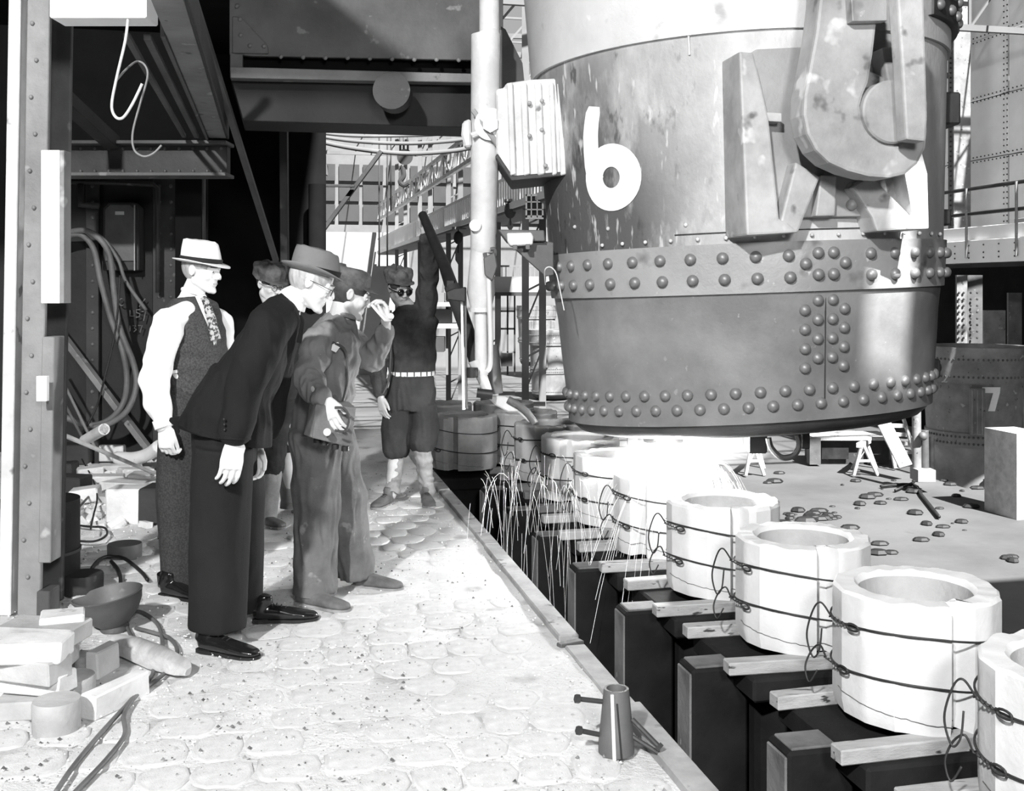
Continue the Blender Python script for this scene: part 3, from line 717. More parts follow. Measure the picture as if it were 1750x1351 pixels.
for k, v in enumerate(range(16, 60, 3)): pu.bar(T(.6, v, 9.45), T(20.5, v, 9.45), .06, .06)
tag(pu.build('roof_purlins', MT['far_mid']), 'pale roof boards and purlins over the bright hall', 'roof', kind='structure')
# sagging cables under the girder
for i, (y0, ym, r, lb) in enumerate([(228, 262, .03, 'lowest'), (222, 245, .025, 'middle'), (219, 232, .02, 'highest')]):
    pipe('sagging_cable', [P(495, y0, 14), P(590, (y0+ym)/2+6, 14), P(690, ym, 14), P(770, ym-4, 14), P(815, ym-12, 14)], r, 'far_mid', lb+' of three pale cables sagging below the box girder', 'cable', n=6)
# crane hook block hung in the hall
hk2 = empty('far_hook_block', P(692, 268, 26), 'small crane hook block hanging high in the bright hall', 'hook block')
mb = MB(); mb.tube([P(692, 268, 26.1), P(692, 268, 25.9)], .19, 20); mb.build('sheave', MT['far_dark'], hk2, smooth=True)
mb = MB(); mb.tube(curve_pts([P(688, 285, 26), P(690, 300, 26), P(684, 310, 26), P(690, 316, 26), P(698, 312, 26)], 5), .06, 8); mb.build('hook', MT['far_dark'], hk2, smooth=True)
mb = MB()
for x in (684, 690, 697): mb.tube([P(x, 200, 26), P(x, 262, 26)], .025, 4)
mb.build('ropes', MT['far_mid'], hk2)
for x, y1, lb in ((648, 455, 'left'), (662, 455, 'middle'), (668, 360, 'right')): pipe('hoist_rope', [P(x, 200, 24), P(x, y1, 24)], .018, 'far_dark', lb+' of three thin ropes hanging before the far wall', 'rope', smooth=0, n=6)
# gallery along the right side of the hall
GU = 5.5
gal = empty('gallery', T(GU, 20, 3.5), 'long raised gallery with white slatted apron receding down the hall', 'gallery')
mb = MB(); mb.bar(T(GU, 15.6, 3.5), T(GU, 58, 3.5), .15, .14); mb.bar(T(GU, 15.6, 4.2), T(GU, 58, 4.2), .08, .08); mb.build('rails', MT['furnace_plate'], gal)
mb = MB(); mb.box(T(GU+.5, 37, 3.42), (1.0, 42, .1), R=RT); mb.build('deck', MT['far_mid'], gal)
n_ = 0
for i in range(150):
    v = 15.7+i*.28
    mb = MB(); 
    if i == 0: mb.box((0, 0, 0), (.03, .17, .66)); s0 = mb.build('slat', MT['furnace_plate'], gal); s0.matrix_basis = Matrix.Translation(T(GU-.02, v, 3.86)) @ RT.to_4x4()
    else: put(s0, 'slat', Matrix.Translation(T(GU-.02, v, 3.86)) @ RT.to_4x4(), gal)
rw = empty('crane_runway', T(GU, 20, 5.2), 'lattice crane runway girder above the gallery', 'girder')
mb = MB(); lattice(mb, T(GU, 15.6, 5.2), T(GU, 58, 5.2), .75, 30, .06); mb.build('lattice', MT['cast_light'], rw)
for k, v in enumerate((16.5, 20, 24, 29, 35, 42, 50)):
    e = empty('hall_column', T(GU+.25, v, PIT), ['nearest', 'second', 'third', 'fourth', 'fifth', 'sixth', 'farthest'][k]+' riveted column carrying the gallery, counted back from the pipe', 'column', 'gallery columns')
    mb = MB(); mb.bar(T(GU+.10, v, PIT), T(GU+.10, v, 9), .10, .16); mb.build('leg', MT['far_mid'], e); mb = MB(); mb.bar(T(GU+.50, v, PIT), T(GU+.50, v, 9), .10, .16); mb.build('leg', MT['far_mid'], e)
    mb = MB(); 
    for j in range(16): mb.bar(T(GU+.1, v, PIT+j*.75), T(GU+.5, v, PIT+j*.75+(.75 if j % 2 else .0)+.2), .04, .04)
    mb.build('lacing', MT['far_mid'], e)
# clutter under the gallery: hoists, a window frame, sunlit decks, benches
e = empty('sash_frame', P(915, 352, 23), 'white window sash of nine panes beside the ladle', 'window')
def wb(name, x0, x1, y0, y1, d, th, m, parent, bevel=.002): return wallbox(x0, x1, y0, y1, d, th, m, name, parent, bevel)
for (x0, x1, y0, y1) in ((898, 901, 332, 372), (926, 929, 332, 372), (907, 909, 332, 372), (917, 919, 332, 372), (898, 929, 332, 335), (898, 929, 344, 346), (898, 929, 357, 359), (898, 929, 368, 374)): wb('sash_bar', x0, x1, y0, y1, 22.9, .08, 'furnace_plate', e)
wb('pane', 899, 928, 333, 372, 23, .02, 'far_dark', e)
for k, (x, y0, y1, lb, dh) in enumerate([(783, 392, 452, 'left of the pale post', 32.6), (872, 345, 396, 'right of the pale post', 25.6)]):
    e = empty('chain_hoist', P(x, y0, dh), 'small chain hoist hanging '+lb, 'hoist')
    wb('bracket', x-10, x+14, y0-4, y0, dh, .4, 'far_mid', e)
    mb = MB(); mb.ball(P(x, y0+14, dh), (.14, .14, .2)); mb.tube([P(x, y0, dh), P(x, y0+40, dh)], .02, 5); mb.build('motor', MT['far_dark'], e, smooth=True)
    mb = MB(); mb.prism([(P(a, b, dh).x, P(a, b, dh).z) for a, b in [(x, y0+28), (x+5, y0+40), (x+5, y1-8), (x, y1), (x-5, y1-8), (x-5, y0+40)]], (0, dh, 0), (1,0,0), (0,0,1), (0, .05, 0)); mb.build('load_block', MT['far_mid'], e)
e = empty('sunlit_stage', P(890, 488, 30), 'sunlit white stage with railing right of the pale post', 'stage')
wb('deck', 842, 960, 473, 499, 30, 1.5, 'far_white', e); wb('deck_edge', 842, 960, 499, 505, 29.8, 1.5, 'far_dark', e)
for i in range(13): wb('baluster', 850+i*7, 851.4+i*7, 455, 473, 29.8, .05, 'far_mid', e, 0)
wb('handrail', 848, 940, 453, 456, 29.8, .06, 'far_mid', e, 0)
e = empty('work_bench', P(745, 560, 22), 'bright work bench cluttered with boxes behind the goggled man', 'bench')
wb('top', 738, 790, 516, 523, 22, 1.0, 'far_white', e); wb('shelf', 738, 785, 552, 560, 22, .8, 'far_white', e)
for x in (740, 762, 784): wb('leg', x, x+4, 523, 640, 22, .1, 'far_mid', e)
wb('crate', 742, 760, 500, 516, 22, .4, 'far_mid', e); wb('crate', 763, 778, 505, 516, 22, .4, 'far_dark', e); wb('crate', 744, 772, 528, 551, 22, .4, 'far_mid', e); wb('tool_chest', 739, 760, 575, 600, 21.8, .5, 'far_dark', e)
e = empty('equipment_rack', P(865, 560, 30), 'dim upright rack with pipes between the post and far ladles', 'rack')
for x in (852, 866, 878): wb('upright', x, x+3, 505, 640, 30, .1, 'far_dark', e)
for y in (530, 560, 600): wb('cross_bar', 852, 881, y, y+3, 30, .1, 'far_mid', e)
wb('box', 855, 876, 603, 625, 29.8, .3, 'far_dark', e)
pipe('white_conduit', [P(852, 672, 26), P(880, 672, 26)], .05, 'far_white', 'short bright pipe end lying near the far ladles', 'pipe', smooth=0)
pipe('white_conduit', [P(888, 690, 24), P(932, 690, 24)], .05, 'far_white', 'bright round bar lying before the far ladles', 'pipe', smooth=0)
# a ladle for the background
def bg_ladle(x, y, z0, s, lab, fac=0.0, seven=False, m='column_steel'):
    e = empty('spare_ladle', (x, y, z0), lab, 'ladle', 'spare ladles standing in the hall')
    c = (x, y, z0); sc = lambda pr: [(r*s, z*s) for r, z in pr]
    mb = MB(); mb.lathe(sc([(.0, 0), (.8, .05), (1.0, .16), (1.08, .34)]), 48, c); mb.build('bottom_plate', MT['dark_steel'], e, smooth=True)
    mb = MB(); mb.lathe(sc([(1.08, .34), (1.10, .9), (1.13, 1.5), (1.15, 1.6)]), 48, c); mb.build('bowl', MT['bowl_steel'], e, smooth=True)
    mb = MB(); mb.lathe(sc([(1.13, 1.5), (1.18, 1.5), (1.19, 1.85), (1.15, 1.85)]), 48, c); mb.build('belt_plate', MT[m], e, smooth=True)
    mb = MB(); mb.lathe(sc([(1.15, 1.8), (1.20, 3.1)]), 48, c); mb.build('side_plate', MT[m], e, smooth=True)
    mb = MB(); mb.lathe(sc([(1.20, 3.05), (1.26, 3.05), (1.28, 3.75), (1.28, 3.9), (1.10, 3.9), (1.08, 3.0)]), 48, c); mb.build('rim_band', MT[m], e, smooth=True)
    rb = MB()
    for i in range(40):
        a = -pi/2+(i-20)*pi/36
        for z, rr in ((.5, 1.09), (1.6, 1.19), (1.76, 1.19), (3.2, 1.265), (3.62, 1.275)): rb.ball((x+rr*s*cos(a), y+rr*s*sin(a), z0+z*s), .030*s, 6, 4)
    tag(rb.build('rivets', MT['mid_steel'], e, smooth=True), kind='stuff')
    for sd in (-1, 1):
        a = -pi/2+fac+sd*.62; mb = MB(); R = Matrix.Rotation(a+pi/2, 3, 'Z'); p = V((x+1.24*s*cos(a), y+1.24*s*sin(a), z0+2.4*s)); mb.box(p, (.34*s, .18*s, 1.1*s), R=R)
        for q in (-.11, 0, .11): mb.box(p+R @ V((q*s, -.10*s, 0)), (.05*s, .08*s, 1.06*s), R=R)
        mb.build('side_bracket', MT[m], e, bevel=.01)
    if seven:
        def q7(px, py):
            a = -pi/2-.08+(px-1645)/70/1.2*1.0; return V((x+1.215*s*cos(a), y+1.215*s*sin(a), H-(py-HZ)/F*(y-1.15*s)))
        mb = MB(); mb.v = [q7(*p) for p in [(1628, 661), (1628, 671), (1645, 671), (1645, 661), (1657, 661), (1656, 671), (1648, 702), (1637, 702)]]
        mb.f = [(0, 1, 2, 3), (3, 2, 5, 4), (2, 7, 6, 5)]; mb.build('number_seven', MT['number_paint'], e, fix=False)
    return e
L7 = P(1667, 500, 27.0)
bg_ladle(L7.x, L7.y, -3.75, 1.0, 'spare ladle painted with a white 7 standing in a floor well', .25, True)
e = bg_ladle(P(942, 500, 45).x, 45, PIT, .74, 'nearer of two distant ladles left of the big ladle', .3)
bg_ladle(P(917, 500, 56).x, 56, PIT+.6, .80, 'farther of two distant ladles, its rim above the nearer one', .3)

# right-hand furnace side: plated wall, walkway, columns below
fu = empty('furnace_front', T(18.5, 20, 3), kind='structure')
fu.name = 'wall_furnace'
def rbox(name, u, v0, v1, z0, z1, th, m, parent=fu, bevel=.01):
    mb = MB(); mb.box(T(u, (v0+v1)/2, (z0+z1)/2), (th, v1-v0, z1-z0), R=RT); return mb.build(name, MT[m], parent, bevel=bevel)
def vat(u, px):          # hall v for a photo column on the plane u
    k = (px-875)/F; return u*(CU-k*SU)/(SU+k*CU) if abs(SU+k*CU) > 1e-6 else 0
vc = [18.4, 20.0, 21.6, 23.1, 24.6, 26.4, 28.6, 31]
for i in range(len(vc)-1):
    for j, (z0, z1) in enumerate(((3.2, 5.0), (5.03, 6.6), (6.63, 8.2), (8.23, 9.8))):
        rbox('furnace_plate', 18.5+.03*((i+j) % 2), vc[i]+.02, vc[i+1]-.02, z0, z1, .06, 'furnace_plate')
rb = MB()
for i in range(len(vc)):
    for j in range(44): rb.ball(T(18.42, vc[i]-.06, 3.3+j*.15), .022, 5, 3); rb.ball(T(18.42, vc[i]+.07, 3.3+j*.15), .022, 5, 3)
for z in (4.95, 5.08, 6.56, 6.68, 8.15, 8.28):
    for j in range(80): rb.ball(T(18.42, 18.4+j*.16, z), .022, 5, 3)
tag(rb.build('plate_rivets', MT['far_dark'], fu), kind='stuff')
fcx = empty('furnace_column', T(17.7, 24.9, -.5), 'tall riveted buckstay column beside the right side of the big ladle', 'column')
vv = vat(17.7, 1632)
rbox('flange', 17.7, vv-.32, vv-.28, 2.2, 10.5, .5, 'column_steel', fcx); rbox('web', 17.6, vv-.3, vv+.12, 2.2, 10.5, .06, 'mid_steel', fcx)
rb = MB()
for j in range(60):
    for q in (-.24, -.02): rb.ball(T(17.55, vv+q, 2.6+j*.13), .026, 5, 3)
tag(rb.build('rivets', MT['far_dark'], fcx), kind='stuff')
ww = empty('walkway', T(16.4, 20, 2.4), 'riveted walkway with two pipe rails above the ladle marked 7', 'walkway')
rbox('fascia', 16.4, 18, 30, 2.18, 2.72, .12, 'furnace_plate', ww); rbox('toe_beam', 16.5, 18, 30, 2.72, 3.05, .1, 'furnace_plate', ww); rbox('deck', 17.4, 18, 30, 2.6, 2.68, 2.0, 'far_mid', ww)
for z in (3.35, 3.95):
    mb = MB(); mb.tube([T(16.35, 18, z), T(16.35, 30, z)], .045, 8); mb.build('pipe_rail', MT['black_iron'], ww, smooth=True)
for v in (19.2, 21.4, 23.2, 25.6): mb = MB(); mb.tube([T(16.3, v, 2.3), T(16.3, v, 3.97)], .035, 8); mb.build('rail_post', MT['column_steel'], ww, smooth=True)
rb = MB()
for v in [18.2+.55*i for i in range(21)]:
    for z in (2.3, 2.42, 2.6): rb.ball(T(16.33, v, z), .022, 5, 3)
tag(rb.build('rivets', MT['far_dark'], ww), kind='stuff')
for k, (v, z0, wd, lb) in enumerate([(21.9, 3.05, .5, 'left'), (20.9, 3.05, .35, 'middle'), (19.8, 3.05, .55, 'right')]):
    tag(rbox('parts_crate', 17.2, v, v+wd, 2.68, 3.2, .4, 'far_white' if k != 1 else 'column_steel', None), lb+' of three pale crates on the furnace walkway', 'crate')
slab('wall_under_walkway', 20.7, 20.9, 14, 34, PIT, 2.2, MT['void']);  # near-black sheet standing in for the darkness under the walkway
wc = empty('riveted_post', P(1655, 585, 31), 'riveted steel post under the walkway behind the ladle marked 7', 'post')
wb('front_flange', 1634, 1652, 470, 592, 30.5, .1, 'column_steel', wc); wb('side_flange', 1652, 1678, 470, 592, 30.7, .1, 'mid_steel', wc)
rb = MB()
for y in range(500, 590, 11):
    for x in (1639, 1647, 1659, 1670): rb.ball(P(x, y, 30.4), .035, 6, 4)
tag(rb.build('rivets', MT['far_dark'], wc), kind='stuff')
wc2 = empty('riveted_post', P(1728, 585, 30), 'riveted steel post at the right edge under the walkway', 'post')
wb('front_flange', 1722, 1745, 500, 592, 30.5, .1, 'mid_steel', wc2)
wb('column_cap', 1680, 1720, 530, 590, 31.5, .1, 'column_steel', wc2)

# things on the casting floor at the right
def sawhorse(x, lab, d=26.8, s=1.0, w_=22):
    top = 755; e = empty('sawhorse', P(x, 812, d), lab, 'sawhorse', 'wooden sawhorses on the casting floor')
    mb = MB(); mb.bar(P(x-6, top+6, d-.5), P(x+10, top-2, d+.9), .14, .12); mb.build('top_rail', MT['wood_grey'], e, bevel=.01)
    for (a, b, c_, q) in ((-2, -w_*.55, 812, -.45), (2, w_, 812, -.3), (6, -w_*1.1, 806, .8), (9, w_*.6, 800, .9)):
        mb = MB(); mb.bar(P(x+a, top+6, d+q), P(x+a+b, c_, d+q), .11, .07); mb.build('leg', MT['wood_grey'], e, bevel=.008)
    mb = MB(); mb.bar(P(x-7, top+32, d-.4), P(x+12, top+32, d-.4), .08, .05); mb.build('brace', MT['wood_grey'], e)
sawhorse(1286, 'left sawhorse on the floor below the big ladle', w_=18); sawhorse(1474, 'right sawhorse in front of the dark bench', w_=24)
e = empty('long_bench', P(1440, 790, 29), 'long dark bench with pale top behind the right sawhorse', 'bench')
wb('top', 1378, 1512, 741, 747, 28.6, 1.2, 'wood_grey', e); wb('body', 1384, 1508, 747, 788, 28.8, 1.0, 'dark_steel', e)
wb('panel', 1404, 1450, 750, 784, 28.2, .04, 'black_iron', e); wb('leg', 1381, 1400, 747, 792, 28.1, .3, 'mid_steel', e)
e = empty('leaning_plank', P(1545, 797, 26), 'pale plank leaning beside the bench', 'plank')
mb = MB(); mb.bar(P(1505, 712, 26.6), P(1548, 797, 25.8), .32, .08, ref=V((0, 1, 0))); mb.build('board', MT['wood_pale'], e, bevel=.01)
e = empty('step_ladder', P(1545, 800, 27.5), 'grey ladder standing behind the leaning plank', 'ladder')
for (a, b, c_, d_) in ((1512, 705, 1530, 800), (1538, 695, 1570, 798)): mb = MB(); mb.bar(P(a, b, 27.6), P(c_, d_, 27.3), .09, .07); mb.build('rail', MT['wood_grey'], e)
for i in range(6):
    y = 712+i*15; mb = MB(); mb.bar(P(1515+i*3, y, 27.5), P(1543+i*4.6, y, 27.5), .1, .09); mb.build('rung', MT['wood_grey'], e)
e = empty('valve_stand', P(1585, 805, 24.5), 'upright pipes with a valve between the ladder and the ladle marked 7', 'pipe stand')
for (x, r, y0, m_) in ((1566, .10, 670, 'column_steel'), (1580, .09, 735, 'mid_steel'), (1591, .07, 745, 'black_iron')): mb = MB(); mb.tube([P(x, y0, 24.5), P(x+1, 806, 24.5)], r, 12); mb.build('pipe', MT[m_], e, smooth=True)
mb = MB(); mb.ball(P(1577, 745, 24.3), .10, 12, 8); mb.build('valve', MT['mid_steel'], e, smooth=True)
wb('base', 1562, 1592, 800, 820, 24.4, .5, 'far_white', e)
e = empty('round_tank', P(1215, 790, 36), 'big pale round tank lying beyond the glare', 'tank')
mb = MB(); mb.tube([P(1150, 762, 36), P(1264, 768, 36)], [.72, .72], 28); mb.build('drum', MT['far_white'], e, smooth=True)
tag(slab('concrete_pier', *(lambda u, v: (u-.25, u+.45, v-.5, v+.5))(*HP(1728, 22)[:2]), PIT, -1.3, MT['plaster_far'], kind=None), 'pale concrete pier at the right edge beside the floor well', 'pier')
pipe('bent_rod', [G(1505, 835, PIT)+V((0,0,.06)), G(1560, 832, PIT)+V((0,0,.06)), G(1575, 850, PIT)+V((0,0,.06)), G(1605, 888, PIT)+V((0,0,.06))], .035, 'black_iron', 'dark bent rod lying on the casting floor before the floor well', 'rod', smooth=3, n=6)
pipe('bent_rod', [G(1530, 842, PIT)+V((0,0,.06)), G(1562, 828, PIT)+V((0,0,.06))], .03, 'black_iron', 'short dark rod crossing the bent rod on the casting floor', 'rod', smooth=0, n=6)
cl = MB(); rnd = random.Random(5)
for k in range(90):
    x = rnd.uniform(1300, 1740); y = rnd.uniform(800, 960); p = G(x, y, PIT)
    if k < 26: p = G(rnd.gauss(1385, 22), rnd.gauss(886, 5), PIT)
    s_ = rnd.uniform(.03, .16); cl.ball(p+V((0, 0, s_*.2)), (s_*rnd.uniform(.8, 1.7), s_, s_*.5), 7, 4)
tag(cl.build('clinker', MT['black_iron'], smooth=False), 'dark lumps of clinker scattered on the casting floor', 'clinker', kind='stuff')
# ============================================================= the big ladle marked 6
LC = V((1.45, 6.9, 0)); ROLL = Matrix.Translation((1.45, 6.9, 1.56)) @ Matrix.Rotation(radians(-2.0), 4, 'Y') @ Matrix.Translation((-1.45, -6.9, -1.56))
def Rz(z):                                            # outer radius of the shell
    if z < 1.55: return 1.112 + (z-.80)*.085
    return 1.185 + (z-1.55)*.052
def LS(phi, z, off=0.0, warp=True):                   # point on the shell; phi from the camera side, to the right
    r = Rz(z)+off; x = r*sin(phi); y = -r*cos(phi)
    if warp and z < 1.5:
        k = min(1, (1.5-z)/.62); z = z + k*(-y*.048 + x*.030)
    return ROLL @ V((LC.x+x, LC.y+y, z))
lad = empty('casting_ladle', (1.45, 6.9, .7), 'huge riveted steel ladle with a white 6 hanging over the moulds', 'ladle')
def shell(name, rows, m, n=144, caps=(False, False), off=0, parent=lad, a0=-pi, a1=pi):
    mb = MB()
    for (z, dr) in rows:
        for i in range(n):
            mb.v.append(LS(a0+(a1-a0)*i/n, z, dr+off))
    for j in range(len(rows)-1):
        for i in range(n): mb.f.append((j*n+i, j*n+(i+1) % n, (j+1)*n+(i+1) % n, (j+1)*n+i))
    if caps[0]: mb.f.append(tuple(range(n))[::-1])
    if caps[1]: mb.f.append(tuple((len(rows)-1)*n+i for i in range(n)))
    return mb.build(name, m, parent, smooth=True, sharp=30)
shell('bowl', [(.79, -.03), (.79, 0), (1.0, .0), (1.2, .002), (1.4, 0), (1.57, 0)], MT['bowl_steel'])
# dished bottom
mb = MB(); n = 144; pr = [(.82, -.012), (.77, -.03), (.73, -.075), (.705, -.17), (.695, -.35), (.69, -.8), (.69, -1.1)]
for (z, dr) in pr:
    for i in range(n):
        a = -pi+2*pi*i/n; p = LS(a, .80, dr); q = LS(a, z, dr); mb.v.append(V((p.x, p.y, q.z)))
for j in range(len(pr)-1):
    for i in range(n): mb.f.append((j*n+i, j*n+(i+1) % n, (j+1)*n+(i+1) % n, (j+1)*n+i))
mb.f.append(tuple((len(pr)-1)*n+i for i in range(n)))
mb.build('bottom_plate', MT['bottom_steel'], lad, smooth=True, sharp=50)
shell('belt_plate', [(1.535, -.005), (1.535, .026), (1.80, .026), (1.80, -.005)], MT['shell_steel'])
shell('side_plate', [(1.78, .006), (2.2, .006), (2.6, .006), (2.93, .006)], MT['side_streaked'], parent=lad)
shell('upper_plate', [(2.90, -.0), (2.90, .026), (3.3, .026), (3.9, .026), (4.3, .026), (4.3, -.07), (1.9, -.10)], MT['shell_worn'])
# top belt
mb = MB(); n = 60
for z, o in ((3.02, .02), (3.02, .062), (3.24, .062), (3.24, .02)):
    for i in range(n+1): mb.v.append(LS(.75+1.6*i/n, z, o))
for j in range(3):
    for i in range(n): a = j*(n+1)+i; mb.f.append((a, a+1, a+n+2, a+n+1))
mb.build('stiffening_ring', MT['dark_steel'], lad, smooth=True)
# seam line and butt strap joint at the right
mb = MB(); mb.tube([LS(radians(10), .86+.67*i/10, .001) for i in range(11)], .004, 6); mb.build('butt_seam', MT['dark_steel'], lad)
mb = MB(); mb.tube([LS(radians(-28)+radians(50)*i/30, 1.86, .012) for i in range(31)], .003, 5); mb.build('lap_seam', MT['dark_steel'], lad)
mb = MB(); mb.tube([LS(radians(-22), 2.80+.15*i/3, .014) for i in range(4)], .006, 6); mb.build('weld_bead', MT['cast_light'], lad)

# rivets, each one a part
mb = MB(); mb.lathe([(.027, -.004), (.0268, .004), (.0235, .013), (.016, .020), (.007, .0235), (0.0001, .0240)], 14); rv = mb.build('rivet', MT['rivet'], lad, smooth=True, sharp=0)
first = [True]
def rivet(phi, z, off=0.0, s=1.0):
    p = LS(phi, z, off); q = LS(phi, z, off+.1); nrm = (q-p).normalized()
    R4 = nrm.to_track_quat('Z', 'Y').to_matrix().to_4x4()
    M4 = Matrix.Translation(p) @ R4 @ Matrix.Scale(s*1.18, 4)
    if first[0]: rv.matrix_basis = M4; first[0] = False
    else: put(rv, 'rivet', M4, lad)
D = radians
a = -96
while a < 2: 
    rivet(D(a), 1.725, .026); rivet(D(a+.3), 1.612, .026); a += 8.0
for a in (7.4, 11.4): rivet(D(a), 1.735, .026); rivet(D(a), 1.622, .026)
for a in (4.2, 14.6): rivet(D(a), 1.68, .026)
a = 22
while a < 100: rivet(D(a), 1.725, .026); rivet(D(a+.3), 1.612, .026); a += 8.0
for i in range(4):
    for a in (7.9, 12.0): rivet(D(a), 1.485-.113*i, 0)
    for a in (4.4, 15.4): rivet(D(a), 1.43-.113*i, 0)
a = -100
while a < 104:
    rivet(D(a), .965, 0); rivet(D(a+3.3), .880, 0); a += 6.6
for a in range(46, 104, 8): rivet(D(a), 3.08, .062); rivet(D(a+4), 3.18, .062)
mb = MB()
for (px, pz) in ((-62, 1.95), (-48, 1.92), (-25, 1.91), (-8, 1.93)):
    mb.ball(LS(D(px), pz, .008), .012, 8, 5)
for i in range(16): mb.ball(LS(D(-50+7*i), 1.83+.0*i, .02), (.011, .011, .011), 8, 5)
tag(mb.build('small_studs', MT['cast_light'], lad, smooth=True), kind='stuff')
# the painted 6
def paint(name, polys, m=MT['number_paint'], off=.0135):
    mb = MB()
    for pl in polys:
        i0 = len(mb.v); k = len(pl)//2
        for (s, z) in pl: mb.v.append(LS(s, z, off))
        for i in range(k-1): mb.f.append((i0+2*i, i0+2*i+1, i0+2*i+3, i0+2*i+2))
    return mb.build(name, m, lad, fix=False)
def S6(px, py):                                       # sheet coordinates of the figure: angle, height
    s = (px-1055)/307/.69/1.24; return (D(-45.5)+s, 1.56+.755-(py-255)/307)
def ribbon(cl, ws):
    out = []
    for i, c in enumerate(cl):
        p, q = cl[max(i-1, 0)], cl[min(i+1, len(cl)-1)]; dx, dy = q[0]-p[0], q[1]-p[1]; L_ = sqrt(dx*dx+dy*dy) or 1
        nx, ny = -dy/L_*ws[i], dx/L_*ws[i]
        out += [S6(c[0]+nx, c[1]+ny), S6(c[0]-nx, c[1]-ny)]
    return out
tail = [(1036, 166), (1033, 176), (1029, 195), (1026, 215), (1025, 240), (1026, 265), (1029, 290)]
ring_ = []
for i in range(41):
    a = 2*pi*i/40; dx = sin(a); dy = -cos(a)
    ring_ += [S6(1055+dx*13, 290+dy*18), S6(1055+dx*43, 290+dy*57 - (0 if dy > 0 else 12*abs(dy)*0))]
paint('number_six', [ribbon(tail, [9, 12, 12.5, 13, 13, 14, 14]), ring_])

# trunnion bracket: two splayed legs either side of a web, standing off the shell
PH = D(10.5)
def B(dx, z, off):                                    # bracket coordinates: metres right of the trunnion, height, stand-off
    c = LS(PH, z, 0); rx = V((cos(PH), sin(PH), 0)); n_ = V((sin(PH), -cos(PH), 0))
    k = 1.24-sqrt(max(0, 1.24**2-dx*dx)) if off < .02 else 0
    return ROLL @ (V((LC.x, LC.y, 0)) + n_*(Rz(2.4)+off) + rx*dx + V((0, 0, z)))
def plate(name, poly, off, th, m, bevel=.012, parent=lad):
    mb = MB(); n = len(poly); mb.v = [B(x, z, off) for x, z in poly]+[B(x, z, off+th) for x, z in poly]
    mb.f = [tuple(range(n))[::-1], tuple(range(n, 2*n))]+[(i, (i+1) % n, (i+1) % n+n, i+n) for i in range(n)]
    return mb.build(name, m, parent, bevel=bevel, seg=2)
def bz(px, py, off=.10):                              # from traced position to bracket metres
    sc = 1860/(6.9-1.25-off); return ((px-1427)/sc, 1.55-(py-494)/sc)
def bp(pts, off=.10): return [bz(x, y, off) for x, y in pts]
def pplate(name, pts, off, th, m, bevel=.012, parent=None): return plate(name, bp(pts, off+th), off, th, MT[m], bevel, parent or lad)
pplate('web_plate', [(1272, 100), (1300, 84), (1500, 74), (1534, 84), (1584, 300), (1580, 372), (1330, 372), (1275, 330)], -.16, .19, 'shell_steel', .006)
pplate('bracket_leg', [(1249, 88), (1275, 90), (1298, 200), (1311, 374), (1326, 379), (1346, 397), (1251, 400)], -.20, .34, 'cast_bracket')
pplate('bracket_strut', [(1314, 380), (1346, 397), (1390, 303), (1346, 276)], -.14, .27, 'cast_bracket')
pplate('bracket_leg', [(1510, 80), (1534, 78), (1589, 300), (1588, 397), (1546, 397), (1556, 370), (1528, 200)], -.25, .40, 'cast_bracket')
pplate('bracket_strut', [(1450, 322), (1486, 302), (1556, 372), (1550, 397), (1492, 399), (1484, 374)], -.14, .27, 'cast_bracket')
pplate('cross_rib', [(1290, 191), (1325, 193), (1325, 208), (1292, 206)], -.10, .22, 'cast_bracket', .004)
pplate('cross_rib', [(1398, 300), (1428, 302), (1422, 370), (1386, 370)], -.05, .14, 'cast_bracket', .008)
pplate('cross_rib', [(1520, 196), (1572, 200), (1572, 214), (1520, 210)], -.10, .22, 'shell_steel', .004)
mb = MB()
for q in ((1462, 325), (1462, 352)):
    b_ = bz(*q, .03); mb.ball(B(b_[0], b_[1], .04), .03, 12, 8)
mb.build('boss', MT['shell_steel'], lad, smooth=True)
# trunnion pin
c0 = bz(1474, 190, .46)
def cyl(name, cx, cz, off0, off1, r, m, parent=lad, n=48, bev=.008):
    a = B(cx, cz, off0); b = B(cx, cz, off1); mb = MB(); t = (b-a).normalized()
    mb.tube([a, b-t*bev, b], [r, r, r-bev], n); return mb.build(name, m, parent, smooth=True)
cyl('trunnion_boss', c0[0]-.01, c0[1], -.1, .12, .27, MT['shell_steel'])
cyl('trunnion_pin', c0[0], c0[1], .1, .43, .155, MT['forging'])
# crane hook that carries the ladle: its own thing
hk = empty('crane_hook', (1.9, 5.4, 2.0), 'massive forged crane hook gripping the trunnion of the ladle marked 6', 'hook')
hp = [(1356, -60), (1350, 0), (1341, 55), (1328, 110), (1316, 160), (1313, 195), (1319, 228), (1334, 256), (1358, 278), (1392, 293), (1430, 303), (1468, 306), (1500, 300), (1524, 282), (1540, 255), (1545, 225), (1544, 200), (1548, 176), (1543, 160), (1528, 157), (1522, 168), (1526, 190), (1524, 212), (1510, 234), (1487, 246), (1458, 243), (1434, 228), (1421, 205), (1419, 180), (1426, 160), (1436, 140), (1447, 90), (1455, 40), (1460, 0), (1464, -60)]
plate('hook_forging', bp(hp, .42), .24, .16, MT['forging'], .016, hk)
plate('wear_pad', bp([(1396, -40), (1398, 36), (1464, 34), (1468, -40)], .46), .40, .06, MT['shell_steel'], .006, hk)
plate('locking_bar', bp([(1462, -60), (1468, 110), (1471, 240), (1508, 244), (1513, 200), (1514, 0), (1512, -60)], .56), .47, .09, MT['cast_bracket'], .012, hk)

